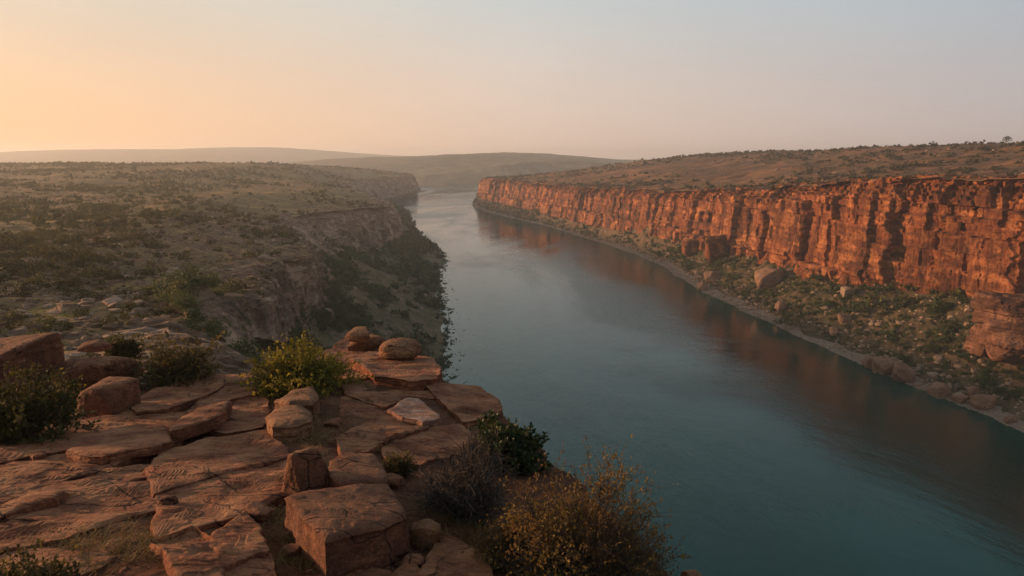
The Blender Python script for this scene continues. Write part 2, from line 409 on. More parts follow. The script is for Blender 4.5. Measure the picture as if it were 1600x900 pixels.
# left bank: the side ravine, three headlands ---------------------------
def ay(p, y): return tuple(at_y(p[0], p[1], y))
_l = [  # rim, foot, shore
    ((-9, 13, 72.3), (-3, 16, 56), (14, 30, 0)),
    ((-15, 25, 70.0), (-7, 29, 54), (10, 48, 0)),
    ((-20, 40, 67.5), (-11, 44, 53), (4, 70, 0)),
    (ay((372, 538), 58), (-16, 62, 52), (-1, 90, 0)),
    (ay((300, 508), 76), (-25, 80, 50), (-6, 110, 0)),
    (ay((345, 468), 98), ay((385, 522), 96), (-11, 130, 0)),
    (ay((436, 455), 116), ay((442, 522), 112), (-15, 150, 0)),
    (ay((428, 432), 150), ay((452, 500), 146), (-20, 175, 0)),
    (ay((440, 404), 185), ay((465, 500), 182), (-24, 205, 0)),
    (ay((490, 396), 214), ay((502, 495), 206), (-29, 260, 0)),
    (ay((468, 362), 290), ay((512, 425), 285), tuple(at_z(693, 500, 0))),
    (ay((455, 342), 370), ay((520, 385), 365), tuple(at_z(686, 470, 0))),
    (ay((500, 330), 450), ay((545, 392), 440), tuple(at_z(684, 430, 0))),
    (ay((585, 322), 560), ay((600, 392), 530), tuple(at_z(690, 398, 0))),
    (ay((612, 318), 640), ay((622, 362), 630), tuple(at_z(655, 365, 0))),
    (ay((575, 300), 800), ay((600, 326), 800), tuple(at_z(640, 335, 0))),
    (ay((545, 288), 1000), ay((575, 312), 1010), tuple(at_z(615, 318, 0))),
    (ay((600, 278), 1250), ay((615, 302), 1250), tuple(at_z(628, 309, 0))),
    (ay((648, 272), 1460), ay((651, 292), 1450), tuple(at_z(653, 298, 0))),
    ((-330, 1640, 45), (-310, 1660, 15), (-260, 1720, 0)),
    ((-500, 1720, 48), (-490, 1750, 15), (-450, 1800, 0)),
]
L_RIM, L_BASE, L_SHORE = zip(*_l)

class Cells:
    """random breaks along an axis"""
    def __init__(s, lo, hi, w, seed):
        r = np.random.default_rng(seed); n = int((hi - lo) / w * 2.2) + 8
        s.b = lo + np.cumsum(w * r.uniform(0.45, 1.55, n)); s.seed = seed
    def __call__(s, x):
        i = np.searchsorted(s.b, x)
        d = np.minimum(np.abs(x - s.b[np.clip(i - 1, 0, len(s.b) - 1)]), np.abs(s.b[np.clip(i, 0, len(s.b) - 1)] - x))
        return i, d

def cliff_offset(u, z, v, seed, amp=1.0):
    """how far each spot of a jointed, bedded cliff stands out (metres)"""
    o = amp * (6.5 * fbm(u / 75, z * 0 + 0.5, o=2, seed=seed) + 1.2 * fbm(u / 24, z / 60, o=2, seed=seed + 3))
    o += amp * 3.0 * np.maximum(0, 0.45 - v) ** 1.3 * (1 + fbm(u / 18, z * 0, o=2, seed=seed + 5))
    for w, a, lh, gr, s, tl in ((26, 2.4, 34, 1.5, 1, 2.8), (10, 1.25, 17, 1.0, 2, 1.6), (3.8, 0.28, 6.5, 0.3, 3, 0.4), (1.7, 0.12, 2.4, 0.0, 4, 0.18)):
        lay = Cells(-20, 240, lh, seed + 31 * s)
        zz = z + 1.2 * fbm(u / 40, z * 0, o=3, seed=seed + 9 * s)
        j, dj = lay(zz)
        shift = (rnd(j, np.int64(seed + s)) - 0.5) * w * (0.5 if s == 1 else 0.95)
        colm = Cells(-200, 5200, w, seed + 57 * s)
        uu = u + shift + w * 0.22 * fbm(z / 6, u / 30, o=3, seed=seed + 71 * s)
        i, di = colm(uu)
        h = rnd(i, j, np.int64(seed + 5 * s))
        lo = colm.b[np.clip(i - 1, 0, None)]
        o += amp * a * (h * 2 - 1)
        o += amp * tl * (rnd(i, j, np.int64(seed + 6 * s)) * 2 - 1) * (np.clip((uu - lo) / w, 0, 1.5) - 0.5)      # each face turned its own way
        o += amp * 0.35 * tl * (rnd(i, j, np.int64(seed + 7 * s)) * 2 - 1) * (dj / lh)
        o -= amp * gr * np.exp(-(di / (0.008 * w + 0.24)) ** 2) * (rnd(i, j, np.int64(seed + 99)) > 0.35)
        o -= amp * gr * 0.6 * np.exp(-(dj / 0.28) ** 2) * (rnd(j, np.floor(u / 38 + j * 0.37).astype(int), np.int64(seed + s)) > 0.5)
        if s == 2: o += amp * 0.45 * (rnd(j, np.int64(seed + 77)) * 2 - 1)      # beds that run on as ledges
        if s == 3: o += amp * 0.3 * (rnd(j, np.int64(seed + 78)) * 2 - 1)
        if s == 3:      # hollows where blocks have fallen out
            o -= amp * 1.8 * (rnd(i, j, np.int64(seed + 8)) > 0.955)
    o += amp * 0.30 * fbm(u / 1.6, z / 1.6, o=3, seed=seed + 200)
    return o

def build_bank(prefix, RIM, BASE, SHORE, side, k, seed, amp, nv, fs=1.0):
    t, S, T = adaptive_u(RIM if side < 0 else BASE, k)
    rim, base, shore = catmull(RIM, t), catmull(BASE, t), catmull(SHORE, t)
    u = np.interp(t, T[:len(S)], S)
    if side > 0: rim[:, 2] += 2.6 * fbm(u / 55, u * 0, o=3, seed=seed + 50) + 1.8 * (rnd(np.floor(u / 13 + 0.3 * np.sin(u / 7)).astype(int), np.int64(seed + 51)) - 0.6)
    mid = base.copy(); mid[:, 2] = 0
    tg = np.gradient(mid, axis=0); tg /= np.linalg.norm(tg, axis=1)[:, None] + 1e-9
    ker = np.ones(25) / 25
    for a in range(2): tg[:, a] = np.convolve(np.pad(tg[:, a], 12, mode='edge'), ker, 'valid')
    tg /= np.linalg.norm(tg, axis=1)[:, None] + 1e-9
    nrm = np.stack([-tg[:, 1], tg[:, 0], tg[:, 2] * 0], 1) * (1 if side > 0 else -1)     # towards the river
    # cliff face, running a little below its foot and back over its rim
    v = np.concatenate([[-0.18, -0.09], np.linspace(0, 1, nv)])
    Vv, Uu = np.meshgrid(v, u, indexing='xy')
    P = base[:, None] + (rim - base)[:, None] * v[None, :, None]
    h = (rim[:, 2] - base[:, 2])
    am = amp * np.clip(h / 26, 0.35, 1.15)[:, None] * np.clip(np.linalg.norm(rim[:, :2], axis=1) / 90, 0.25, 1)[:, None]
    off = cliff_offset(Uu / fs, P[..., 2] / fs, Vv, seed) * am * fs
    # broken, stepped-back top
    tv = (Vv - 0.80 + 0.16 * (rnd(np.floor(Uu / 5.5).astype(int), np.int64(seed)) - 0.5) + 0.06 * (rnd(np.floor(Uu / 1.9).astype(int), np.int64(seed + 1)) - 0.5)) / 0.2
    off -= am * 5.5 * np.floor(np.clip(tv, 0, 1) * 4 + 0.5) / 4
    P = P + nrm[:, None] * off[..., None]
    cap_d = np.array([1.0, 2.4, 4.0, 6.0, 8.5, 12.0])
    cap = P[:, -1:, :] - nrm[:, None] * cap_d[None, :, None]
    blocks = 1.1 * (rnd(np.floor(u[:, None] / 3.1 + 0.4 * cap_d).astype(int), np.floor(cap_d[None] / 3.0 + u[:, None] / 9).astype(int), np.int64(seed)) - 0.35)
    cap[..., 2] += blocks * np.clip(am, 0, 1) * (1 - np.clip((cap_d - 7) / 5, 0, 1)) - np.clip(cap_d - 6, 0, 9) * 0.30
    P = np.concatenate([P, cap], 1)
    cl = obj('cliff', mesh_np(prefix + '_cliff', P.reshape(-1, 3), grid_quads(len(u), P.shape[1])), M_CLIFF_R if side > 0 else M_CLIFF_L, kind='structure')
    # talus from the foot to below the water line
    w = np.concatenate([[-0.10], np.linspace(0, 1, 44 if side > 0 else 26) ** 0.9, [1.04, 1.10]])
    Wg, Ug = np.meshgrid(w, u, indexing='xy')
    inner = base - nrm * 5 + np.array([0, 0, 1.5])
    A = np.where(True, inner, base)
    Q = A[:, None] + (shore - A)[:, None] * np.clip(w, -1, 2)[None, :, None]
    zb = inner[:, 2:3]
    d = np.linalg.norm((shore - inner)[:, :2], axis=1)[:, None] * (1 - Wg)         # metres from the water
    strip = 7.0
    prof = np.where(d < strip, d / strip * 1.1, 1.1 + (zb - 1.1) * np.clip((d - strip) / np.maximum(np.linalg.norm((shore - inner)[:, :2], axis=1)[:, None] - strip, 1), 0, 1.2) ** (1.08 if side > 0 else 0.95))
    prof = np.where(Wg > 1, (1 - Wg) * 45, prof)
    rough = sstep(2, 16, d)
    Q[..., 2] = prof + rough * (2.2 * fbm(Q[..., 0] / 14, Q[..., 1] / 14, o=4, seed=seed + 400) + 0.8 * fbm(Q[..., 0] / 3, Q[..., 1] / 3, o=2, seed=seed + 401)) + 0.25 * fbm(Q[..., 0] / 2.5, Q[..., 1] / 2.5, o=2, seed=seed + 402) * (Wg < 1)
    wob = 3.0 * fbm(Ug / 25, Wg * 0, o=3, seed=seed + 403) * (1 - rough)
    Q[..., :2] += (nrm[:, None, :2]) * wob[..., None]
    ta = obj('talus_slope', mesh_np(prefix + '_talus', Q.reshape(-1, 3), grid_quads(len(u), len(w))), M_TALUS if side > 0 else M_TALUS_L, kind='structure')
    if side > 0:     # pale gravel beach along the water
        ds = np.array([-2.5, -1, 0, 1, 2, 3.2, 4.5, 6, 7.5, 9])
        ln_ = np.linalg.norm((shore - inner)[:, :2], axis=1)
        wd = 1.1 + 0.9 * fbm(u / 30, u * 0, o=2, seed=seed + 405) + 0.45 * fbm(u / 7, u * 0, o=3, seed=seed + 406)
        D2 = np.where(ds[None] > 0, ds[None] * np.clip(wd, 0.35, 2)[:, None], ds[None])
        G = inner[:, None] + (shore - inner)[:, None] * (1 - D2 / ln_[:, None])[..., None]
        G[..., 2] = D2 / strip * 1.1 + 0.22 + 0.22 * fbm(G[..., 0] / 1.6, G[..., 1] / 1.6, o=3, seed=seed + 407) - 0.5 * (ds[None] > 8.5)
        w2 = 3.0 * fbm(u / 25, u * 0, o=3, seed=seed + 403)[:, None] * (1 - sstep(2, 16, D2))
        G[..., :2] += nrm[:, None, :2] * w2[..., None]
        obj('gravel_beach', mesh_np('gravel_beach', G.reshape(-1, 3), grid_quads(len(u), len(ds))), M_GRAVEL, kind='structure')
    return dict(u=u, rim=rim, base=base, shore=shore, nrm=nrm, talus=Q, dshore=d, cliff=P)

BR = build_bank('right', R_RIM, R_BASE, R_SHORE, 1, 0.0018, 11, 1.0, 92)
BL = build_bank('left', L_RIM, L_BASE, L_SHORE, -1, 0.0023, 23, 1.7, 48, 0.5)

# ------------------------------------------------------------------ plateaus
def plateau(name, B, side, far, height, rows, mat, seed, k_out, terr):
    rim = B['rim'] - B['nrm'] * 2.0
    step = max(1, round(len(rim) / (600 if side < 0 else 420)))
    rim = rim[::step]; nrm = B['nrm'][::step]
    tt = np.linspace(0, 1, len(rim))
    fr = far(rim, tt)
    s = np.linspace(0, 1, rows) ** k_out
    P = rim[:, None] + (fr - rim)[:, None] * s[None, :, None]
    e = np.linalg.norm(P[..., :2] - rim[:, None, :2], axis=2)
    H = height(P[..., 0], P[..., 1])
    f = sstep(0, 1, e / (45 + 0.06 * P[..., 1]))
    z = rim[:, None, 2] * (1 - f) + H * f - 0.9 * np.exp(-e / 4)
    x, y = P[..., 0], P[..., 1]
    big = 2.2 * fbm(x / 60, y / 60, o=4, seed=seed) * sstep(5, 60, e)
    sm = 1.2 * fbm(x / 11, y / 11, o=4, seed=seed + 1) * sstep(1, 10, e)
    z = z + big + sm
    st = terr
    q = z / st + 0.4 * fbm(x / 5, y / 5, o=2, seed=seed + 2)
    fl = np.floor(q); fr_ = q - fl
    zt = st * (fl + sstep(0.62, 0.98, fr_)) - (q * st - z)
    mixk = 0.85 * sstep(-0.15, 0.35, fbm(x / 45, y / 45, o=3, seed=seed + 3) + 0.25 * np.exp(-e / 40))
    z = z * (1 - mixk) + zt * mixk
    P[..., 2] = z
    obj(name, mesh_np(name, P.reshape(-1, 3), grid_quads(P.shape[0], rows)), mat, kind='structure')
    return P
def h_left(x, y):
    ys = [0, 50, 100, 160, 250, 400, 600, 800, 950, 1150, 1600, 2200]
    zs = [70, 65.5, 61.5, 58.5, 57, 58, 61.5, 66.5, 70, 69, 56, 50]
    h = np.interp(y, ys, zs)
    edge = sstep(-150, -420, x + 0.02 * y)
    lowr = np.interp(y, ys, [70, 65.5, 61, 58, 55.5, 54.5, 50, 47, 46, 46, 47, 48])
    return lowr * (1 - edge) + h * edge
def far_left(rim, t):
    y = rim[:, 1]
    return np.stack([-900 - 1400 * t, -120 + 2.0 * np.maximum(y - 30, -20) + 60 * t, rim[:, 2]], 1)
def h_right(x, y):
    r = x - np.interp(y, [0, 250, 550, 1100, 1400], [210, 198, 122, -55, 150])
    base = np.interp(y, [0, 250, 550, 1100, 1500], [74, 73, 55, 47, 47])
    crest = np.interp(y, [0, 250, 450, 700, 1000, 1400, 2000], [90, 92, 93, 90, 86, 80, 70])
    return base + (crest - base) * sstep(0, 1, r / (230 + 0.16 * y))
def far_right(rim, t):
    y = rim[:, 1]
    return np.stack([1700 + 300 * t, -100 + 1.55 * y, rim[:, 2]], 1)
PL = plateau('plateau', BL, -1, far_left, h_left, 200, M_PLAT_L, 51, 2.3, 1.5)
PR = plateau('plateau', BR, 1, far_right, h_right, 100, M_PLAT_R, 61, 1.9, 2.0)

# far country: ground sheet with low hills out to the horizon, a side wall closing the gorge
xs = np.concatenate([np.linspace(-6000, -900, 60), np.linspace(-880, 900, 130), np.linspace(930, 6000, 60)])
ys = np.concatenate([np.linspace(-380, 1400, 30), np.linspace(1420, 3200, 110), np.linspace(3250, 8000, 70)])
X, Y = np.meshgrid(xs, ys, indexing='ij')
def bumpf(x, y, cx, cy, rx, ry): return np.exp(-(((x - cx) / rx) ** 2 + ((y - cy) / ry) ** 2) ** 1.9)
Zf = 30 + 6 * fbm(X / 300, Y / 300, o=4, seed=80) + 14 * sstep(2600, 5000, Y)
Zf += 84 * bumpf(X, Y, -2450, 4600, 1300, 900) + 40 * bumpf(X, Y, -900, 5200, 1500, 700)
Zf += 45 * bumpf(X, Y, -330, 2650, 620, 520) + 22 * bumpf(X, Y, 350, 2500, 700, 500) + 22 * bumpf(X, Y, 900, 3300, 1500, 700) + 30 * bumpf(X, Y, 3500, 5600, 2500, 900)
Zf += 22 * bumpf(X, Y, 150, 1950, 260, 260)
wall = 1800 + 0.10 * (X + 160) + 40 * fbm(X / 160, X * 0, o=3, seed=82)
Zf = np.where(np.abs(X) < 900, -25 + (Zf + 25) * sstep(-20, 260, Y - wall + 60 * fbm(X / 90, Y / 90, o=3, seed=83)), Zf)
side_l = sstep(-420, -700, X + 0.0 * Y); side_r = sstep(60, 320, X)
near = sstep(1500, 1300, Y)
Zf = np.where(Y < 1800, np.maximum(Zf, -25 + (60 * 0.5) * 0), Zf)
low = np.where((Y < 1500), np.where((X < -700) | (X > 500), 20 + 0 * X, -25), Zf)
bl = sstep(1300, 1900, Y)
Zf = np.where(Y < 1900, low * (1 - bl) + Zf * bl, Zf)
Zf = Zf + 3 * fbm(X / 40, Y / 40, o=3, seed=84) * sstep(0, 20, Zf)
obj('terrain', mesh_np('terrain', np.stack([X, Y, Zf], -1).reshape(-1, 3), grid_quads(len(xs), len(ys)), smooth=True), M_FAR, kind='structure')

# ------------------------------------------------------------------ shrubs, trees and stones of the canyon
def shrub_proto(n, seed, flat=0.75, size=None, lobes=7):
    r = np.random.default_rng(seed)
    lc = r.normal(0, 0.42, (lobes, 3)); lc[:, 2] = np.abs(lc[:, 2]) * 0.8 + 0.25
    lr = r.uniform(0.32, 0.62, lobes)
    k = r.integers(0, lobes, n)
    d = r.normal(0, 1, (n, 3)); d /= np.linalg.norm(d, axis=1)[:, None]
    c = lc[k] + d * (lr[k] * r.uniform(0.72, 1.06, n))[:, None]
    c[:, 2] = np.abs(c[:, 2]) * flat
    s = (size or 1.9 / math.sqrt(n)) * r.uniform(0.6, 1.3, n)
    a = r.normal(0, 1, (n, 3)) + d * 0.2; a /= np.linalg.norm(a, axis=1)[:, None]
    b = np.cross(a, r.normal(0, 1, (n, 3))); b /= np.linalg.norm(b, axis=1)[:, None]
    V = np.stack([c + a * s[:, None], c - a * (0.5 * s)[:, None] + b * (0.8 * s)[:, None], c - a * (0.5 * s)[:, None] - b * (0.8 * s)[:, None]], 1)
    V[..., 2] = np.maximum(V[..., 2], -0.05)
    return V.reshape(-1, 3), np.arange(3 * n).reshape(-1, 3)
def stone(seed, sub, p=9, box=True, nplanes=11, noise_amp=0.03):
    """faceted stone of unit size"""
    r = np.random.default_rng(seed)
    p = max(p * 2.2, 14) if p > 4 else 9
    D, T = ico(sub)
    n = r.normal(0, 1, (nplanes, 3)); n /= np.linalg.norm(n, axis=1)[:, None]
    h = r.uniform(0.72, 1.0, nplanes)
    if box:
        e = np.array([(1, 0, 0), (-1, 0, 0), (0, 1, 0), (0, -1, 0), (0, 0, 1), (0, 0, -1.0)])
        q = e + r.normal(0, 0.16, e.shape); q /= np.linalg.norm(q, axis=1)[:, None]
        n = np.concatenate([n, q]); h = np.concatenate([h, r.uniform(0.7, 0.95, 6)])
    m = np.maximum(0, D @ n.T / h)
    rad = 1.0 / np.maximum((m ** p).sum(1) ** (1 / p), 0.7)
    V = D * rad[:, None]
    if noise_amp:
        V = V * (1 + noise_amp * fbm(D[:, 0] * 2.2 + seed, D[:, 1] * 2.2, D[:, 2] * 2.2, o=4, seed=seed, gain=0.6)[:, None] * 2)
    return V, T
LOD = {0: [shrub_proto(700, 500 + i) for i in range(6)], 1: [shrub_proto(80, 510 + i) for i in range(6)], 2: [shrub_proto(38, 520 + i) for i in range(6)], 3: [shrub_proto(14, 530 + i) for i in range(6)]}
STN = {0: [stone(600 + i, 2, 14, noise_amp=0.06) for i in range(7)], 1: [stone(620 + i, 0, 16, noise_amp=0) for i in range(7)]}

def vert_area(P):
    a = np.gradient(P, axis=0); b = np.gradient(P, axis=1)
    return np.linalg.norm(np.cross(a[..., :2], b[..., :2])[..., None], axis=-1)
def scatter(P, n, weight, seed):
    r = np.random.default_rng(seed)
    w = (vert_area(P) * weight).ravel()
    q = P.reshape(-1, 3); px, py, dep = project(q)
    w = w * ((px > -60) & (px < 1660) & (py < 960) & (dep > 5))
    i = r.choice(len(w), n, replace=True, p=w / w.sum())
    j = np.minimum(np.sqrt(vert_area(P).ravel()[i]), 6) * 0.5
    pos = q[i] + np.stack([r.uniform(-1, 1, n) * j, r.uniform(-1, 1, n) * j, np.zeros(n)], 1)
    return pos, r
SH = []     # (zone, pos, radius, squash)
ST = []
def lay(zone, P, n, weight, seed, rmed, rsig, rmax, sq=(0.85, 1.2)):
    pos, r = scatter(P, n, weight, seed)
    rad = np.minimum(rmed * np.exp(r.normal(0, rsig, n)), rmax)
    SH.append((zone, pos, rad, r.uniform(sq[0], sq[1], n)))
def lay_stone(zone, P, n, weight, seed, rmed, rsig, rmax, sq=(0.4, 0.8)):
    pos, r = scatter(P, n, weight, seed)
    rad = np.minimum(rmed * np.exp(r.normal(0, rsig, n)), rmax)
    ST.append((zone, pos, rad, r.uniform(sq[0], sq[1], n)))
x, y = PL[..., 0], PL[..., 1]
clump = np.clip(0.5 + 1.6 * fbm(x / 70, y / 70, o=3, seed=90) + 0.6 * fbm(x / 15, y / 15, o=2, seed=91), 0.06, 2) ** 1.5
lay('left_plateau', PL, 9000, clump * (y > 20) * (y < 1500), 1, 1.25, 0.42, 3.0)
pxg, pyg, _ = project(PL.reshape(-1, 3)); pxg = pxg.reshape(x.shape); pyg = pyg.reshape(x.shape)
lay('left_plateau', PL, 170, ((pxg < 250) & (pyg > 370) & (pyg < 445) & (y > 30) & (y < 400)) * np.exp(-((pxg - 60) / 150.0) ** 2), 2, 1.9, 0.3, 3.2)
lay_stone('left_plateau', PL, 3200, (0.15 + np.clip(0.5 - 1.2 * fbm(x / 50, y / 50, o=3, seed=92), 0, 2)) * (y > 20) * np.exp(-y / 160.0), 3, 0.42, 0.5, 1.6, (0.25, 0.55))
lay('left_plateau', PL, 3000, (0.25 + clump) * (y > 15) * np.exp(-y / 220.0), 21, 0.38, 0.4, 0.9, (0.5, 0.9))
lay_stone('left_plateau', PL, 3400, (y > 15) * np.exp(-y / 70.0) * (0.2 + np.clip(0.5 - 1.2 * fbm(x / 20, y / 20, o=3, seed=192), 0, 2)), 22, 0.24, 0.6, 1.3, (0.3, 0.6))
lay('left_plateau', PL, 620, (0.2 + clump) * (y > 55) * (y < 380), 23, 1.35, 0.35, 2.8, (0.9, 1.25))
rimz = (np.arange(PL.shape[1]) < 45)[None] * np.ones_like(x)
lay_stone('left_plateau', PL, 900, rimz * (y > 40) * (y < 330), 24, 0.6, 0.45, 1.1, (0.3, 0.55))
lay_stone('left_plateau', PL, 2800, (y > 40) * (y < 420) * (0.2 + np.clip(0.5 - 1.4 * fbm(x / 30, y / 30, o=3, seed=193), 0, 2)), 25, 0.40, 0.45, 1.4, (0.3, 0.6))
x, y = PR[..., 0], PR[..., 1]
lay('right_plateau', PR, 7000, np.clip(0.6 + 1.8 * fbm(x / 110, y / 60, o=3, seed=93), 0.05, 2) ** 1.4 * (y < 1700), 4, 1.7, 0.4, 4.0, (0.6, 0.95))
lay_stone('right_plateau', PR, 1500, (np.arange(PR.shape[1]) < 60)[None] * np.ones_like(x), 5, 0.9, 0.4, 2.4, (0.35, 0.7))
Q, d = BR['talus'], BR['dshore']; x, y = Q[..., 0], Q[..., 1]
lay('right_bank', Q, 8000, np.clip(0.95 + 1.3 * fbm(x / 24, y / 40, o=3, seed=94), 0.04, 2) ** 1.3 * (d > 9 + 3 * fbm(x / 9, y / 9, seed=95)), 6, 1.25, 0.42, 3.4)
lay_stone('right_bank', Q, 4200, np.clip(0.5 - 1.4 * fbm(x / 20, y / 30, o=3, seed=96), 0.05, 2) * (d > 6), 7, 0.55, 0.5, 2.0)
lay_stone('right_bank', Q, 4200, ((d > -0.5) & (d < 13)) * np.clip(0.6 + fbm(x / 8, y / 8, o=2, seed=196), 0.1, 2), 8, 0.40, 0.6, 2.0, (0.4, 0.8))
ST[-1][1][:, 2] += 0.3
Q, d = BL['talus'], BL['dshore']; x, y = Q[..., 0], Q[..., 1]
lay('left_bank', Q, 4600, np.clip(0.6 + 1.9 * fbm(x / 22, y / 30, o=3, seed=97), 0.04, 2) * (d > 1) * (y > 60), 9, 2.1, 0.38, 4.2)
lay('left_bank', Q, 420, (y > 32) * (y < 120) * (Q[..., 2] > 30), 29, 1.0, 0.4, 2.2)
lay_stone('left_bank', Q, 1600, (d > 3) * (y > 60) * np.clip(0.4 - 1.4 * fbm(x / 20, y / 30, o=3, seed=98), 0.03, 2), 10, 0.6, 0.5, 2.2)
# bushes standing in the shallows off the left bank, thinning outwards
r = np.random.default_rng(77)
k = np.where((BL['shore'][:, 1] > 215) & (BL['shore'][:, 1] < 620))[0]
i = r.choice(k, 520, p=(lambda w: w / w.sum())(np.gradient(BL['shore'][k, 1])))
dd = r.exponential(6.5, 520)
pos = BL['shore'][i] + BL['nrm'][i] * dd[:, None] * np.clip(1.3 - BL['shore'][i, 1] / 700, 0.3, 1)[:, None]
pos[:, 2] = -0.05; pos[:, 1] += r.uniform(-3, 3, 520)
SH.append(('shallows', pos, np.clip(1.15 * np.exp(-dd / 9) * np.exp(r.normal(0, 0.4, 520)), 0.16, 1.8), r.uniform(0.5, 0.8, 520)))

ZN = [s[0] for s in SH for _ in range(len(s[1]))]; ZN = np.array(ZN)
POS = np.concatenate([s[1] for s in SH]); RAD = np.concatenate([s[2] for s in SH]); SQ = np.concatenate([s[3] for s in SH])
px, py, dep = project(POS)
seen = (px > 0) & (px < 1600) & (py > 0) & (py < 900) & ~((py > 580 - 0.0 * px) & (px < 700))
order = np.argsort(np.where(seen, -RAD / dep, 0))
near = order[:290]
is_near = np.zeros(len(POS), bool); is_near[near] = True
MATZ = {'left_plateau': M_LEAF_FAR, 'right_plateau': M_LEAF_PLATR, 'right_bank': M_LEAF_BANK, 'left_bank': M_LEAF_BANK, 'shallows': M_LEAF_BANK}
LABZ = {'left_plateau': ('olive shrub on the left plateau', 'shrubs on the left plateau'),
        'right_plateau': ('small dark shrub on the dry grass above the red cliff', 'shrubs above the red cliff'),
        'right_bank': ('green bush on the talus below the red cliff', 'bushes below the red cliff'),
        'left_bank': ('dark green bush on the steep left bank', 'bushes on the left bank'),
        'shallows': ('half drowned bush standing in the shallows off the left bank', 'bushes in the left shallows')}
def shrub_place(zn, a, b_):
    if zn == 'left_plateau':
        return ' beside the left headland' if a > 300 else ' just beyond the ledge boulders' if b_ > 480 else ' in the dark thicket by the left edge' if a < 170 and 370 < b_ < 450 else ' in the open middle ground' if b_ > 330 else ' towards the skyline'
    if zn == 'left_bank':
        return ' behind the ledge tip' if b_ > 470 else ' below the near headland' if a < 560 else ' halfway along the bank' if b_ > 380 else ' towards the far headland'
    if zn == 'right_bank':
        return ' by the right edge' if a > 1450 else ' above the three big boulders' if a > 1280 else ' near the shore tree' if a > 1150 else ' far up the river'
    return ''
r = np.random.default_rng(5)
pm = {}
for zn in MATZ:
    pm[zn] = [mesh_np('shrub_' + zn, V, T=T) for V, T in LOD[0]]
    for me in pm[zn]: me.materials.append(MATZ[zn])
for i in near:
    zn = ZN[i]
    lb = LABZ[zn]; sz = 'small' if RAD[i] < 1.0 else 'mid sized' if RAD[i] < 1.9 else 'wide'
    wh = shrub_place(zn, px[i], py[i])
    o = obj('shrub', pm[zn][int(r.integers(0, 6))], loc=tuple(POS[i] - np.array([0, 0, 0.15 * RAD[i]])), label=sz + ' ' + lb[0] + wh, category='shrub', group=lb[1] + ', ' + sz + wh)
    s = RAD[i]; o.scale = (s * r.uniform(0.85, 1.2), s * r.uniform(0.85, 1.2), s * SQ[i] * 1.1); o.rotation_euler.z = r.uniform(0, 6.28)
STUFF = {'left_plateau': 'plateau_scrub', 'right_plateau': 'plateau_scrub', 'right_bank': 'bank_scrub', 'left_bank': 'bank_scrub', 'shallows': 'shallows_scrub'}
SLAB = {'left_plateau': 'distant olive scrub covering the left plateau', 'right_plateau': 'distant scrub over the plateau above the red cliff', 'right_bank': 'green scrub covering the talus under the red cliff', 'left_bank': 'dense green scrub covering the left bank', 'shallows': 'sparse drowned scrub in the left shallows'}
for zn in MATZ:
    VV, TT, off = [], [], 0
    for lod, lo, hi in ((1, 0, 240), (2, 240, 480), (3, 480, 1e9)):
        s = np.where((ZN == zn) & ~is_near & (dep > lo) & (dep <= hi))[0]
        if len(s) == 0: continue
        sc = np.stack([RAD[s] * r.uniform(0.85, 1.2, len(s)), RAD[s] * r.uniform(0.85, 1.2, len(s)), RAD[s] * SQ[s] * 1.1], 1)
        V, T = instances(LOD[lod], POS[s] - np.array([0, 0, 0.1]), sc, r.uniform(0, 6.28, len(s)), r.integers(0, 6, len(s)))
        VV.append(V); TT.append(T + off); off += len(V)
    obj(STUFF[zn], mesh_np('scrub_' + zn, np.concatenate(VV), T=np.concatenate(TT)), MATZ[zn], kind='stuff', label=SLAB[zn], category='scrub')

ZS = np.array([s[0] for s in ST for _ in range(len(s[1]))])
PS = np.concatenate([s[1] for s in ST]); RS = np.concatenate([s[2] for s in ST]); QS = np.concatenate([s[3] for s in ST])
px, py, dep = project(PS)
seen = (px > 0) & (px < 1600) & (py > 0) & (py < 900) & ~((py > 580) & (px < 700))
near = np.argsort(np.where(seen, -RS / dep, 0))[:240]
is_near = np.zeros(len(PS), bool); is_near[near] = True
M_STN = {'left_plateau': M_CLIFF_L, 'right_plateau': M_SCREE, 'right_bank': M_SCREE, 'left_bank': M_SCREE}
LABS = {'left_plateau': ('flat brown stone on the left plateau', 'stones on the left plateau'), 'right_plateau': ('stone on the broken edge above the red cliff', 'stones above the red cliff'),
        'right_bank': ('pale stone on the talus below the red cliff', 'stones below the red cliff'), 'left_bank': ('stone in scrub on the left bank', 'stones on the left bank')}
pm = {}
for zn in M_STN:
    pm[zn] = [mesh_np('stone_' + zn, V, T=T) for V, T in STN[0]]
    for me in pm[zn]: me.materials.append(M_STN[zn])
for i in near:
    zn = ZS[i]
    sz = 'small' if RS[i] < 0.6 else 'mid sized' if RS[i] < 1.1 else 'large'
    wh = shrub_place(zn, px[i], py[i]).replace('in the dark thicket by the left edge', 'by the dark thicket')
    o = obj('stone', pm[zn][int(r.integers(0, 7))], loc=tuple(PS[i] + np.array([0, 0, 0.15 * RS[i] * QS[i]])), label=sz + ' ' + LABS[zn][0] + wh, category='stone', group=LABS[zn][1] + ', ' + sz + wh)
    s = RS[i]; o.scale = (s * r.uniform(0.8, 1.35), s * r.uniform(0.8, 1.35), s * QS[i] * 1.2); o.rotation_euler = (r.uniform(-.2, .2), r.uniform(-.2, .2), r.uniform(0, 6.28))
for zn in M_STN:
    s = np.where((ZS == zn) & ~is_near)[0]
    sc = np.stack([RS[s] * r.uniform(0.8, 1.4, len(s)), RS[s] * r.uniform(0.8, 1.4, len(s)), RS[s] * QS[s] * 1.2], 1)
    V, T = instances(STN[1], PS[s], sc, r.uniform(0, 6.28, len(s)), r.integers(0, 7, len(s)))
    obj('scree', mesh_np('scree_' + zn, V, T=T), M_STN[zn], kind='stuff', label='scattered small stones and rubble', category='rubble')

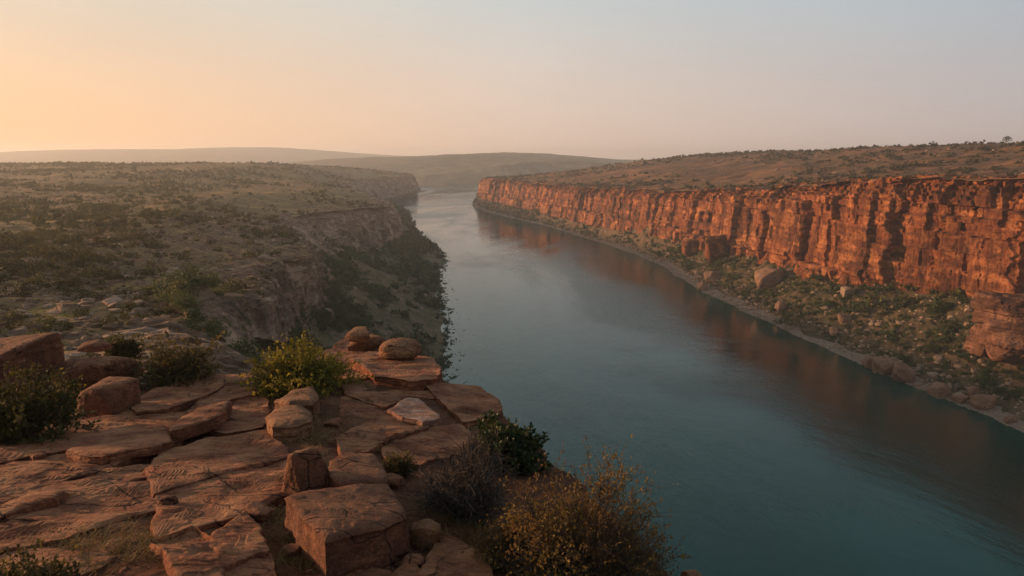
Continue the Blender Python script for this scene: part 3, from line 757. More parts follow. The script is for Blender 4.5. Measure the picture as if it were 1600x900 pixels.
# ------------------------------------------------------------------ boulders one can pick out
TALV = np.concatenate([BR['talus'].reshape(-1, 3), BL['talus'].reshape(-1, 3), BR['cliff'][:, :6].reshape(-1, 3)])
TPX, TPY, TDEP = project(TALV)
def on_talus(px, py):
    s = (TPX - px) ** 2 + (TPY - py) ** 2 + 1e9 * (TDEP < 5)
    k = np.argsort(s)[:6]
    return TALV[k[np.argmin(TDEP[k])]], TDEP[k].min()
BOULD = [  # pixel of the foot, width and height in pixels, squareness, label
    (1076, 398, 24, 30, 5, 'small rounded boulder under the red cliff, leftmost of the boulders at its foot', M_CLIFF_R),
    (1119, 404, 46, 40, 6, 'broad cracked red boulder at the foot of the cliff', M_CLIFF_R),
    (1196, 444, 34, 30, 9, 'large lone angular boulder midway down the right talus', M_BOULDER),
    (1110, 436, 26, 15, 9, 'low pale boulder near the shore below the cracked red boulder', M_BOULDER),
    (1098, 452, 18, 14, 9, 'small brown boulder on the gravel shore, farthest up the right bank', M_BOULDER),
    (1219, 482, 17, 14, 6, 'small round boulder in scrub above the gravel beach', M_BOULDER),
    (1302, 520, 15, 14, 6, 'small round boulder at the upper edge of the gravel beach', M_BOULDER),
    (1317, 502, 18, 15, 8, 'squat boulder in scrub above the gravel beach', M_BOULDER),
    (1357, 570, 25, 20, 7, 'leftmost and smallest of three big boulders on the gravel shore', M_BOULDER),
    (1384, 580, 34, 27, 10, 'middle red boulder of three big boulders on the gravel shore', M_BOULDER),
    (1409, 591, 34, 29, 8, 'rightmost round boulder of three big boulders on the gravel shore', M_BOULDER),
    (1366, 583, 20, 10, 10, 'flat pale boulder at the water below the three big boulders', M_BOULDER),
    (1467, 616, 28, 22, 11, 'angular pale boulder on the shore between the trio and the right edge', M_BOULDER),
    (1497, 624, 22, 12, 11, 'low grey boulder lying beside the angular pale boulder', M_BOULDER),
    (1516, 614, 15, 15, 6, 'small upright orange boulder behind the low grey boulder', M_BOULDER),
    (1535, 634, 32, 24, 6, 'round brown boulder on the shore near the right edge', M_BOULDER),
    (1576, 658, 15, 11, 7, 'small boulder on the gravel nearest the right edge', M_BOULDER),
    (1322, 462, 20, 18, 9, 'pale blocky boulder high on the talus below the cliff', M_SCREE),
    (1540, 545, 46, 50, 12, 'tall narrow red block left of the layered outcrop', M_OUTCROP),
    (1592, 556, 104, 76, 10, 'massive layered brown rock outcrop at the right edge', M_OUTCROP),
    (1590, 500, 84, 46, 10, 'blocky rock resting on the layered outcrop at the right edge', M_OUTCROP),
    (512, 494, 18, 17, 7, 'tan boulder at the foot of the left headland cliff', M_SCREE),
    (738, 325, 7, 5, 6, 'tiny dark rock in the water off the far right point', M_CLIFF_L),
]
for n, (px, py, wpx, hpx, p, lab, mt) in enumerate(BOULD):
    P0, dp = on_talus(px, py)
    if n == 20:
        P0 = on_talus(1590, 552)[0] + np.array([-2, 4, 11.5]); dp = project(P0[None])[2][0]
    w = wpx * dp / F_PX; h = hpx * dp / F_PX
    V, T = stone(700 + n, 4, p, noise_amp=0.05)
    V = V * np.array([w * 0.55, w * 0.5, h * 0.62]) + np.array([0, 0, h * 0.38])
    if n in (18, 19, 20):      # jagged, jointed outcrop
        cs = h * 0.3
        jt = rnd(np.floor(V[:, 0] / cs).astype(int), np.floor(V[:, 1] / cs).astype(int), np.floor(V[:, 2] / (cs * 0.7)).astype(int), np.int64(n))
        V = V * (1 + 0.09 * (jt - 0.5))[:, None]
    if mt is M_CLIFF_R or n in (18, 19, 20):     # bedding: the sides step in and out
        rr = 1 + 0.05 * (rnd(np.floor(V[:, 2] / (h * 0.14)).astype(int), np.int64(n)) - 0.5) * 2
        V[:, :2] *= rr[:, None]
    obj('boulder', mesh_np('boulder', V, T=T), mt, loc=tuple(P0), label=lab, category='boulder')

# trees standing out singly
def tree(px, py, hpx, label, P0, dp, mat):
    h = hpx * dp / F_PX
    t = thing('tree', label, 'tree', tuple(P0))
    k = np.linspace(0, 1, 6); a = np.linspace(0, 2 * math.pi, 7)[:-1]
    tv = np.stack([np.stack([np.cos(a) * (0.05 * h * (1 - .6 * q)) + 0.06 * h * q, np.sin(a) * (0.05 * h * (1 - .6 * q)), np.full(6, q * h * 0.65 - 0.2)], 1) for q in k])
    idx = np.arange(6); F = [(i * 6 + j, i * 6 + (j + 1) % 6, i * 6 + 6 + (j + 1) % 6, i * 6 + 6 + j) for i in range(5) for j in range(6)]
    obj('trunk', mesh_np('trunk', tv.reshape(-1, 3), F), M_SCREE, t)
    V, T = shrub_proto(700, int(px), 0.8)
    obj('crown', mesh_np('crown', V * np.array([0.62 * h, 0.62 * h, 0.72 * h]) + np.array([0.05 * h, 0, 0.28 * h]), T=T), mat, t)
P0, dp = on_talus(1226, 512)
tree(1226, 512, 26, 'dark round tree at the water edge of the gravel shore', P0, dp, M_LEAF_BANK)
PRV = PR.reshape(-1, 3); qx, qy, qd = project(PRV)
for X0, hp, lab in ((1572, 11, 'dark tree on the skyline at the far right above the cliff'), (1455, 7, 'small tree on the skyline left of the tallest skyline tree'), (1508, 6, 'smallest skyline tree between the two others')):
    k = np.where((np.abs(qx - X0) < 6) & (qd > 0))[0]; k = k[np.argmin(qy[k])]
    tree(X0, 0, hp, lab, PRV[k], qd[k], M_LEAF_PLATR)


# ------------------------------------------------------------------ the ledge in front
def ledge_z(x, y): return 78.0 - 0.15 * y - 0.12 * np.maximum(0, x + 2.0)
def pl(px, py, lift=0.0):
    v = ray(px, py); t = 0.005
    for _ in range(40):
        p = v * t + np.array([0, 0, CAM_Z])
        z = ledge_z(p[0], p[1]) + lift
        t = t * (CAM_Z - z) / max(CAM_Z - p[2], 1e-6)
    return v * t + np.array([0, 0, CAM_Z])
M_SLAB = rock_material('ledge_sandstone', (0.08, 0.025, 0.013), (0.215, 0.066, 0.030), (0.34, 0.13, 0.062), 1.1, 0.035, crack=2.2, lichen=(0.40, 0.185, 0.092), bed=(0.7, 2.2, 2.2))
M_BLOCK = rock_material('block_sandstone', (0.08, 0.028, 0.016), (0.195, 0.070, 0.035), (0.31, 0.13, 0.065), 1.6, 0.035, crack=3.0, lichen=(0.28, 0.12, 0.06))
M_TAN = rock_material('tan_sandstone', (0.105, 0.042, 0.021), (0.225, 0.092, 0.043), (0.32, 0.155, 0.075), 1.4, 0.035, crack=3.0, lichen=(0.29, 0.145, 0.075))
M_PINK = rock_material('pink_sandstone', (0.18, 0.065, 0.038), (0.27, 0.11, 0.065), (0.38, 0.21, 0.15), 1.6, 0.03, crack=3.0, lichen=(0.46, 0.30, 0.23))
m, nt, N, L = new_mat('ledge_soil')
g = geo(nt); pos = g.outputs['Position']; b = pbsdf(nt)
n1 = noise(nt, pos, 1.3, 6, 0.65); n2 = noise(nt, pos, 22, 7, 0.75)
c = ramp(nt, n1, [(0.32, (0.065, 0.025, 0.014)), (0.52, (0.135, 0.052, 0.028)), (0.70, (0.20, 0.10, 0.052))])
c = mixc(nt, 0.75, c, ramp(nt, n2, [(0.32, 0.2), (0.68, 0.78)]), 'OVERLAY')
L.new(c, b.inputs['Base Color']); b.inputs['Roughness'].default_value = 0.95; b.inputs['Specular IOR Level'].default_value = 0.15
L.new(bump(nt, math_n(nt, 'ADD', n2, n1), 1.0, 0.03), b.inputs['Normal'])
M_SOIL = m

EDGE = [(1120, 985), (1062, 905), (985, 820), (905, 750), (862, 722), (842, 690), (800, 652), (782, 640), (772, 622), (742, 604), (694, 597), (682, 580), (668, 561), (640, 548), (600, 530), (560, 519), (543, 522), (520, 540), (470, 566), (400, 581), (340, 585), (290, 590), (225, 600), (190, 572), (90, 560), (-120, 566)]
EP = np.array([pl(*q)[:2] for q in EDGE])
EP = np.concatenate([[(2.6, -3.5), (2.0, 1.5)], EP, [(-14, 9), (-16, -3.5)]])
def poly_sd(x, y, P):
    """signed distance, negative inside"""
    d2 = np.full(x.shape, 1e18); ins = np.zeros(x.shape, bool)
    for i in range(len(P)):
        a, b_ = P[i], P[(i + 1) % len(P)]; e = b_ - a
        t = np.clip(((x - a[0]) * e[0] + (y - a[1]) * e[1]) / (e @ e), 0, 1)
        d2 = np.minimum(d2, (x - a[0] - e[0] * t) ** 2 + (y - a[1] - e[1] * t) ** 2)
        cnd = ((a[1] > y) != (b_[1] > y)) & (x < (b_[0] - a[0]) * (y - a[1]) / (b_[1] - a[1] + 1e-12) + a[0])
        ins ^= cnd
    return np.where(ins, -1, 1) * np.sqrt(d2)
xs = np.concatenate([np.linspace(-20, -9, 60), np.linspace(-8.9, 2.5, 190), np.linspace(2.6, 8, 40)])
ys = np.concatenate([np.linspace(-3.4, 2.4, 16), np.linspace(2.5, 11, 150), np.linspace(11.1, 26, 80)])
X, Y = np.meshgrid(xs, ys, indexing='ij')
sd = poly_sd(X, Y, EP) + 0.12 * fbm(X / 0.8, Y / 0.8, o=3, seed=301)
slope = 0.55 + 2.6 * sstep(-7.5, -3.5, X)
Zl = ledge_z(X, Y) - 0.012 + 0.03 * fbm(X / 0.9, Y / 0.9, o=4, seed=300) + 0.015 * fbm(X / 0.12, Y / 0.12, o=3, seed=302)
out = np.maximum(0, sd)
Zl = Zl - slope * out - 0.25 * sstep(0, 0.25, sd) + 0.5 * np.minimum(out, 1) * fbm(X / 1.1, Y / 1.1, o=3, seed=303)
stp = 0.45; q = Zl / stp + 0.3 * fbm(X / 1.5, Y / 1.5, o=2, seed=304); fl = np.floor(q)
Zl = np.where(out > 0.05, stp * (fl + sstep(0.3, 0.95, q - fl)) - (q * stp - Zl), Zl)
ledge = obj('rock_ledge', mesh_np('rock_ledge', np.stack([X, Y, Zl], -1).reshape(-1, 3), grid_quads(len(xs), len(ys))), M_SOIL, kind='structure')

def slab_mesh(pix, lift, thick, seed, n=150, edge=0.006, relief=0.026, jag=0.024, lam=0.6, grow=1.0):
    """a sheet of bedded stone from the outline of its upper face"""
    P = np.array([pl(px, py, lift) for px, py in pix])
    nxt = np.roll(P, -1, axis=0); seg = np.linalg.norm(nxt - P, axis=1); cum = np.concatenate([[0], np.cumsum(seg)])
    s = np.linspace(0, cum[-1], n, endpoint=False); i = np.searchsorted(cum, s, side='right') - 1
    O = P[i] + (nxt[i] - P[i]) * ((s - cum[i]) / seg[i])[:, None]
    c = O.mean(0); O[:, :2] = c[:2] + (O[:, :2] - c[:2]) * grow; size = math.sqrt(np.prod(O[:, :2].max(0) - O[:, :2].min(0)))
    dirs = O[:, :2] - c[:2]; rr = np.linalg.norm(dirs, axis=1)[:, None]; dirs = dirs / rr
    per = s / cum[-1] * 2 * math.pi; k = cum[-1]
    def loop(fr, sd_): return fbm(np.cos(per) * fr * k / 6.28, np.sin(per) * fr * k / 6.28, per * 0 + sd_, o=3, seed=seed)
    O[:, :2] += dirs * (jag * 1.6 * loop(3.0, 1.0) + jag * loop(11.0, 2.0))[:, None]
    rings = []
    sc = np.concatenate([np.linspace(0.0, 0.9, 22)[1:], [0.93, 0.955, 0.975, 0.99, 1.0]])
    A = np.c_[P[:, :2] - c[:2], np.ones(len(P))]; cf = np.linalg.lstsq(A, P[:, 2], rcond=None)[0]
    for q in sc:
        xy = c[:2] + (O[:, :2] - c[:2]) * q
        zz = cf[0] * (xy[:, 0] - c[0]) + cf[1] * (xy[:, 1] - c[1]) + cf[2]
        e = (1 - q) * rr[:, 0]
        zz = zz - edge * np.exp(-e / (edge * 0.9 + 0.006)) * 0.9
        rings.append(np.c_[xy, zz])
    T = np.array(rings)
    x, y = T[..., 0], T[..., 1]
    w = x * 0.5 + y * 0.86
    rl = relief * (fbm(x / 0.45, y / 0.25, o=5, seed=seed + 1, gain=0.55))
    la = fbm(x / 0.7, y / 0.35, o=3, seed=seed + 2) / 0.16
    lay_ = 0.5 * relief * (np.floor(la) + sstep(0.8, 1.0, la - np.floor(la)))
    T[..., 2] += rl + lam * lay_ * np.minimum(1, (1 - sc[:, None]) * 9 + 0.15)
    W = []
    nd = max(7, int(thick / 0.028)); dv = np.linspace(0, 1, nd + 1)[1:]
    for q in dv:
        zz = T[-1, :, 2] - thick * q
        o = -edge * 0.2 + 0.6 * jag * (rnd(np.floor((zz + 0.02 * loop(1.5, 3.0)) / 0.045).astype(int), np.int64(seed)) - 0.5) * 2 + jag * 0.9 * fbm(O[:, 0] / 0.16, O[:, 1] / 0.16, zz / 0.10, o=3, seed=seed + 4) + 0.02 * q - 0.03 * max(0, q - 0.75) * 4 * thick
        W.append(np.c_[O[:, :2] + dirs * o[:, None], zz])
    G = np.concatenate([T, np.array(W)], 0)
    m_ = G.shape[0]; V = np.concatenate([[np.append(c[:2], T[0, :, 2].mean())], G.reshape(-1, 3)])
    j = np.arange(n); jn = (j + 1) % n
    tri = np.stack([np.zeros(n, int), 1 + j, 1 + jn], 1)
    Qd = np.concatenate([np.stack([1 + a * n + j, 1 + (a + 1) * n + j, 1 + (a + 1) * n + jn, 1 + a * n + jn], 1) for a in range(m_ - 1)])
    # outline may run either way round: keep faces pointing up
    area = np.sum(O[:, 0] * np.roll(O[:, 1], -1) - np.roll(O[:, 0], -1) * O[:, 1])
    if area < 0: tri = tri[:, ::-1]; Qd = Qd[:, ::-1]
    return V, Qd, tri, c
SLABS = [  # bedrock sheets of the ledge: outline in photo pixels, lift, thickness
    ([(206, 630), (240, 610), (300, 592), (347, 587), (343, 602), (310, 620), (262, 636), (222, 640)], .085, .30, 'long pale slab'),
    ([(352, 588), (398, 583), (412, 600), (405, 611), (330, 631), (298, 640), (318, 622), (347, 602)], .055, .25, ''),
    ([(130, 657), (205, 643), (300, 643), (405, 615), (412, 640), (402, 664), (350, 673), (262, 662)], .04, .2, ''),
    ([(-60, 676), (60, 664), (128, 659), (262, 664), (268, 676), (120, 700), (-60, 728)], .06, .2, ''),
    ([(-60, 734), (120, 706), (268, 681), (272, 690), (170, 728), (60, 757), (-60, 792)], .045, .2, ''),
    ([(250, 764), (236, 730), (262, 705), (330, 685), (410, 674), (430, 690), (440, 712), (350, 736)], .05, .2, ''),
    ([(258, 772), (350, 741), (442, 716), (452, 740), (448, 772), (385, 794), (320, 813), (256, 830), (252, 800)], .04, .2, ''),
    ([(-60, 800), (60, 762), (150, 738), (225, 729), (236, 743), (150, 766), (-60, 834)], .03, .2, ''),
    ([(-60, 840), (150, 771), (238, 749), (246, 794), (180, 812), (90, 838), (-60, 870)], .025, .2, ''),
    ([(-60, 876), (90, 843), (180, 817), (245, 799), (246, 828), (238, 842), (190, 862), (100, 905), (-60, 960)], .0, .2, ''),
    ([(243, 843), (300, 819), (333, 833), (330, 842), (262, 864)], .07, .3, ''),
    ([(338, 832), (382, 798), (402, 820), (416, 856), (350, 880), (336, 850)], .075, .3, ''),
    ([(262, 868), (330, 846), (346, 884), (352, 940), (285, 940)], .065, .3, ''),
    ([(350, 885), (418, 860), (430, 905), (436, 945), (356, 945)], .06, .3, ''),
    ([(540, 602), (580, 584), (628, 590), (664, 606), (670, 622), (652, 618), (632, 617), (602, 634), (575, 622), (546, 616)], .02, .2, ''),
    ([(530, 660), (535, 622), (560, 612), (600, 637), (596, 645), (555, 664)], .0, .2, ''),
    ([(530, 682), (560, 667), (600, 648), (640, 662), (664, 668), (620, 682), (575, 700), (542, 704)], .06, .2, ''),
    ([(600, 700), (625, 684), (668, 670), (718, 662), (738, 682), (720, 702), (660, 720), (620, 722)], .04, .2, ''),
    ([(668, 603), (692, 598), (745, 604), (776, 624), (780, 640), (742, 652), (724, 655), (700, 632)], .07, .6, ''),
    ([(556, 562), (580, 551), (640, 551), (671, 560), (684, 574), (678, 590), (640, 593), (590, 582)], .16, .6, ''),
    ([(510, 556), (545, 540), (580, 545), (556, 566), (584, 585), (545, 592), (520, 584)], .05, .4, ''),
    ([(670, 862), (700, 836), (752, 862), (772, 905), (700, 935), (655, 905)], .04, .2, ''),
    ([(600, 905), (640, 880), (690, 910), (700, 950), (600, 950)], .05, .2, ''),
    ([(470, 905), (540, 890), (590, 900), (600, 950), (480, 950)], .02, .2, ''),
]
for k, (pix, lift, th, lab) in enumerate(SLABS):
    V, Qd, T, c = slab_mesh(pix, lift, th, 900 + 13 * k, grow=1.11)
    o = obj('slab', mesh_np('slab', V, Qd, T), M_SLAB, ledge)
LOOSE = [  # slabs and blocks lying loose on the ledge
    ('loose_slab', [(104, 700), (130, 684), (170, 668), (225, 660), (258, 662), (264, 678), (268, 687), (240, 696), (205, 701), (160, 711), (125, 708)], .15, .075, .02, M_SLAB, 'broad flat slab lying loose on the ledge, largest of the loose slabs'),
    ('loose_slab', [(262, 667), (285, 648), (320, 634), (362, 624), (354, 640), (325, 656), (290, 667), (266, 671)], .19, .12, .02, M_SLAB, 'wedge shaped slab overlapping the right end of the broad flat slab'),
    ('loose_slab', [(-30, 806), (10, 782), (45, 768), (85, 761), (103, 767), (88, 780), (40, 790), (0, 806)], .08, .06, .02, M_SLAB, 'thin tan flake of stone at the left edge'),
    ('loose_slab', [(605, 639), (632, 621), (652, 621), (688, 647), (687, 653), (660, 657), (628, 650)], .13, .12, .015, M_PINK, 'pale pink topped triangular slab right of the path'),
    ('stone_block', [(446, 773), (470, 764), (540, 756), (606, 751), (620, 776), (633, 806), (585, 822), (540, 832), (507, 843), (480, 812)], .30, .30, .03, M_BLOCK, 'big square red stone block in the foreground centre'),
    ('stone_block', [(512, 716), (540, 704), (585, 706), (598, 728), (606, 744), (596, 752), (530, 756), (516, 740)], .24, .24, .03, M_BLOCK, 'low flat block touching the back of the big square block'),
    ('boulder', [(411, 646), (430, 633), (468, 625), (486, 638), (487, 652), (458, 660), (424, 661)], .22, .22, .06, M_TAN, 'flat topped tan boulder in front of the yellow green bush, nearer of a pair'),
    ('boulder', [(427, 622), (455, 606), (490, 601), (498, 611), (490, 626), (450, 630)], .24, .24, .06, M_TAN, 'flat topped boulder under the yellow green bush, farther of a pair'),
    ('stone', [(42, 708), (55, 702), (72, 703), (70, 711), (50, 714)], .09, .07, .02, M_BLOCK, 'small dark flat stone on the slab at the left'),
    ('stone', [(548, 896), (580, 880), (612, 886), (606, 902), (560, 910)], .08, .10, .03, M_BLOCK, 'dark red stone at the foot of the big square block'),
]
for k, (nm, pix, lift, th, ed, mt, lab) in enumerate(LOOSE):
    V, Qd, T, c = slab_mesh(pix, lift, th, 1500 + 13 * k, edge=ed, jag=0.016, relief=0.014)
    c = c.copy(); c[2] -= th
    obj(nm, mesh_np(nm, V - c, Qd, T), mt, loc=tuple(c), label=lab, category={'loose_slab': 'slab', 'stone_block': 'block'}.get(nm, nm))

def near_rock(name, label, px, py, wpx, hpx, seed, p, mat, depth=0.9, rot=(0, 0, 0), sink=0.12, sub=5, lift=0.0, planes=None, amp=0.035, cat='boulder'):
    """boulder standing at pixel (px, py) with the given size in pixels"""
    if cat == 'stone' or wpx < 80: sub = 4
    P0 = pl(px, py, lift); dist = project(P0[None])[2][0]
    w, h = wpx * dist / F_PX, hpx * dist / F_PX
    if planes is None: V, T = stone(seed, sub, p, noise_amp=amp)
    else:
        D, T = ico(sub); n = np.array([q[:3] for q in planes], float); hh = np.array([q[3] for q in planes]); ln = np.linalg.norm(n, axis=1); n /= ln[:, None]
        mm = np.maximum(0, D @ n.T / hh); V = D / ((mm ** p).sum(1) ** (1 / p))[:, None]
        V = V * (1 + amp * 2 * fbm(D[:, 0] * 2.4 + seed, D[:, 1] * 2.4, D[:, 2] * 2.4, o=5, seed=seed, gain=0.6)[:, None])
    ext = V.max(0) - V.min(0)
    V = (V - (V.max(0) + V.min(0)) / 2) / ext * np.array([w, w * depth, h])
    # small bedding steps
    V[:, :2] *= (1 + 0.012 * (rnd(np.floor((V[:, 2] + 0.25 * V[:, 0]) / 0.05).astype(int), np.int64(seed)) - 0.5) * 2)[:, None]
    V[:, 2] += h * (0.5 - sink)
    o = obj(name, mesh_np(name, V, T=T, smooth=False), mat, loc=tuple(P0), label=label, category=cat)
    o.rotation_euler = rot
    return o
BOXP = [(1, 0, 0, .9), (-1, 0, .1, .95), (0, 1, 0, .9), (0, -1, .1, .95), (0, 0, 1, .9), (0, 0, -1, .9)]
near_rock('boulder', 'rounded orange boulder perched on the outcrop at the tip of the ledge', 626, 558, 68, 29, 41, 2.7, M_TAN, 0.85, lift=.16, sink=.05, planes=BOXP + [(.5, -.4, .8, 1.0)], amp=.05)
near_rock('boulder', 'lower grey stone of the two stacked at the tip of the ledge', 573, 545, 52, 24, 42, 9, M_TAN, 0.8, lift=.05)
near_rock('boulder', 'upper orange stone of the two stacked at the tip of the ledge', 562, 532, 40, 20, 43, 9, M_TAN, 0.8, lift=.27, sink=.05)
near_rock('stone_block', 'upright wedge shaped block with a sunlit left side behind the big block', 480, 776, 104, 92, 44, 16, M_BLOCK, 0.9, planes=[(-1, -.25, .3, .75), (.75, -.5, .45, .62), (.3, 1, .2, .8), (0, .1, 1, .95), (0, 0, -1, .8), (-.4, -1, .2, .8), (-.5, .5, .7, .85)], cat='block')
near_rock('boulder', 'squat square boulder with shaded front beside the pale slab', 171, 646, 72, 60, 45, 12, M_BLOCK, 0.9, planes=BOXP + [(-.6, -.2, .9, .98), (.7, -.5, .7, 1.0)], rot=(0, 0, -.25))
near_rock('boulder', 'low stone behind the squat square boulder', 190, 596, 58, 26, 46, 7, M_BLOCK, 0.8)
near_rock('boulder', 'wide domed brown boulder behind the squat square boulder', 146, 606, 124, 58, 47, 4, M_BLOCK, 0.7, rot=(0, -.12, 0))
near_rock('boulder', 'huge angular boulder cut by the left edge of the picture', 2, 612, 132, 92, 48, 14, M_BLOCK, 1.0, planes=[(1, -.25, .05, .75), (-1, 0, 0, 1.2), (0, 1, 0, .9), (-.15, -1, .35, .75), (-.12, -.1, 1, .62), (0, 0, -1, .8), (.6, -.6, -.5, .8)], sub=5)
near_rock('boulder', 'flat brown stone beyond the domed boulder', 150, 546, 40, 16, 55, 10, M_BLOCK, 0.9, lift=-.6)
near_rock('stone', 'grey brown angular stone right of the big square block', 667, 846, 48, 40, 49, 10, M_TAN, 0.85, cat='stone')
near_rock('stone', 'dark stone at the back right corner of the big square block', 614, 760, 34, 20, 50, 8, M_BLOCK, cat='stone')
near_rock('stone', 'small dark stone left of the big square block', 455, 868, 30, 18, 51, 8, M_BLOCK, cat='stone')
near_rock('stone', 'broken red stone beside the crack at the top of the lower slab', 262, 792, 26, 20, 52, 14, M_BLOCK, cat='stone')
near_rock('stone', 'dark red stone in the hollow left of the wedge block', 405, 806, 42, 20, 53, 11, M_BLOCK, cat='stone')
near_rock('stone', 'flat stone lying in grass right of the pair of tan boulders', 520, 664, 26, 10, 54, 9, M_BLOCK, cat='stone')
near_rock('stone', 'reddish stone at the bottom edge near the dry bush', 645, 884, 36, 22, 56, 9, M_BLOCK, cat='stone')
near_rock('stone', 'pale stone poking out at the bottom edge by the water', 1082, 908, 34, 20, 57, 9, M_TAN, cat='stone', lift=-.3)

# ------------------------------------------------------------------ plants on the ledge
def tubes(P, rad):
    """three sided tapering stems along polylines P (n, m, 3)"""
    n, m_, _ = P.shape
    tg = np.gradient(P, axis=1); tg /= np.linalg.norm(tg, axis=2)[..., None] + 1e-9
    ref = np.array([0.31, 0.23, 0.92]) * np.ones_like(tg)
    a = np.cross(tg, ref); a /= np.linalg.norm(a, axis=2)[..., None] + 1e-9
    b_ = np.cross(tg, a)
    ang = np.array([0, 2.094, 4.189])
    ring = P[:, :, None] + rad[:, :, None, None] * (np.cos(ang)[None, None, :, None] * a[:, :, None] + np.sin(ang)[None, None, :, None] * b_[:, :, None])
    V = ring.reshape(-1, 3)
    base = (np.arange(n)[:, None, None] * m_ + np.arange(m_ - 1)[None, :, None]) * 3
    j = np.arange(3)[None, None]; jn = (j + 1) % 3
    Qd = np.stack([base + j, base + jn, base + 3 + jn, base + 3 + j], -1).reshape(-1, 4)
    return V, Qd
def leaves(c, d, length, width, r):
    n = len(c)
    s = np.cross(d, r.normal(0, 1, (n, 3))); s /= np.linalg.norm(s, axis=1)[:, None] + 1e-9
    L_ = length[:, None] * d; W_ = width[:, None] * s
    V = np.stack([c, c + 0.5 * L_ + W_, c + L_, c + 0.5 * L_ - W_], 1).reshape(-1, 3)
    return V, np.arange(4 * n).reshape(-1, 4)
def unit(v): return v / (np.linalg.norm(v, axis=-1, keepdims=True) + 1e-9)
def bush(label, px, py, wpx, hpx, seed, leaf_mat, twig_mat, nstem=70, ntwig=9, nleaf=7, leaf=0.035, wild=0.25, stem_r=0.006, lift=0.0, depth=0.8, dome=0.75, lean=(0, 0), flowers=None, twig_len=0.30, name='bush'):
    r = np.random.default_rng(seed)
    P0 = pl(px, py, lift); dist = project(P0[None])[2][0]
    w, h = 1.22 * wpx * dist / F_PX / 2, 1.3 * hpx * dist / F_PX
    rad = np.array([w, w * depth, h])
    t = thing(name, label, 'bush', tuple(P0))
    az = r.uniform(0, 2 * math.pi, nstem); el = np.arcsin(r.uniform(0.02, 1, nstem) ** dome)
    d = np.stack([np.cos(az) * np.cos(el), np.sin(az) * np.cos(el), np.sin(el)], 1)
    lump = 0.78 + 0.34 * vnoise(d[:, 0] * 2.2 + seed, d[:, 1] * 2.2, d[:, 2] * 2.2, seed=seed) + r.uniform(-.12, .12, nstem)
    tip = d * rad * lump[:, None] * 0.82 + np.array([lean[0] * w, lean[1] * w, 0]) * d[:, 2:3]
    root = np.c_[r.normal(0, 0.16, (nstem, 2)) * rad[:2], np.full(nstem, -0.05)]
    m_ = 7; k = np.linspace(0, 1, m_)[None, :, None]
    ctrl = root + (tip - root) * 0.45 + np.c_[np.zeros((nstem, 2)), 0.12 * h * r.uniform(0, 1, nstem)]
    S = (1 - k) ** 2 * root[:, None] + 2 * k * (1 - k) * ctrl[:, None] + k ** 2 * tip[:, None]
    S[:, 1:] += r.normal(0, wild * 0.06, (nstem, m_ - 1, 3)) * w
    rr = stem_r * r.uniform(0.6, 1.2, nstem)[:, None] * np.linspace(1, 0.35, m_)[None]
    V1, Q1 = tubes(S, rr)
    nt_ = nstem * ntwig; si = np.repeat(np.arange(nstem), ntwig); f = r.uniform(0.35, 1.0, nt_)
    ki = np.minimum((f * (m_ - 1)).astype(int), m_ - 2); ff = (f * (m_ - 1) - ki)[:, None]
    a0 = S[si, ki] * (1 - ff) + S[si, ki + 1] * ff
    ax = unit(S[si, ki + 1] - S[si, ki])
    dr = unit(ax * 0.8 + r.normal(0, 0.62, (nt_, 3)) + np.array([0, 0, 0.18]))
    ln = twig_len * w * r.uniform(0.35, 1.1, nt_)
    mt = 3; kk = np.linspace(0, 1, mt)[None, :, None]
    TW = a0[:, None] + dr[:, None] * ln[:, None, None] * kk
    TW[:, 1:] += r.normal(0, wild * 0.16, (nt_, mt - 1, 3)) * ln[:, None, None]
    V2, Q2 = tubes(TW, (stem_r * 0.42) * r.uniform(0.6, 1.1, nt_)[:, None] * np.linspace(1, 0.4, mt)[None])
    st_ = obj('stems', mesh_np('stems', V1, Q1), twig_mat, t)
    obj('twigs', mesh_np('twigs', V2, Q2), twig_mat, st_)
    if nleaf:
        n = nt_ * nleaf; ti = np.repeat(np.arange(nt_), nleaf); f = r.uniform(0.15, 1.05, n)
        ki = np.minimum((f * (mt - 1)).astype(int), mt - 2); ff = (f * (mt - 1) - ki)[:, None]
        c = TW[ti, ki] * (1 - ff) + TW[ti, ki + 1] * ff
        dd = unit(dr[ti] * 0.6 + r.normal(0, 0.6, (n, 3)) + np.array([0, 0, 0.15]))
        l = leaf * r.uniform(0.5, 1.25, n)
        V3, Q3 = leaves(c, dd, l, l * r.uniform(0.22, 0.34, n), r)
        fo_ = obj('foliage', mesh_np('foliage', V3, Q3), leaf_mat, t)
    if flowers:
        n = flowers[1]; ti = r.choice(nt_, n); c = TW[ti, -1] + r.normal(0, 0.01, (n, 3))
        c = c[c[:, 2] > h * 0.3]; n = len(c)
        l = flowers[2] * r.uniform(0.6, 1.3, n)
        V3, Q3 = leaves(c, unit(r.normal(0, 1, (n, 3)) + np.array([0, 0, .5])), l, l * 0.4, r)
        obj('blossoms', mesh_np('blossoms', V3, Q3), flowers[0], fo_)
    return t
M_L_YG = leaf_material('yellow_green_leaves', [(0.08, 0.075, 0.014), (0.20, 0.16, 0.025), (0.36, 0.26, 0.036)], 3.0, 0.45)
M_L_DK = leaf_material('dark_glossy_leaves', [(0.018, 0.030, 0.010), (0.035, 0.050, 0.014), (0.07, 0.075, 0.02)], 4.0, 0.25, 0.5)
M_L_OL = leaf_material('olive_leaves', [(0.05, 0.04, 0.016), (0.10, 0.075, 0.025), (0.17, 0.115, 0.035)], 3.0, 0.4)
M_L_OR = leaf_material('rusty_leaves', [(0.07, 0.042, 0.018), (0.15, 0.078, 0.025), (0.21, 0.13, 0.03), (0.10, 0.055, 0.042)], 2.5, 0.4)
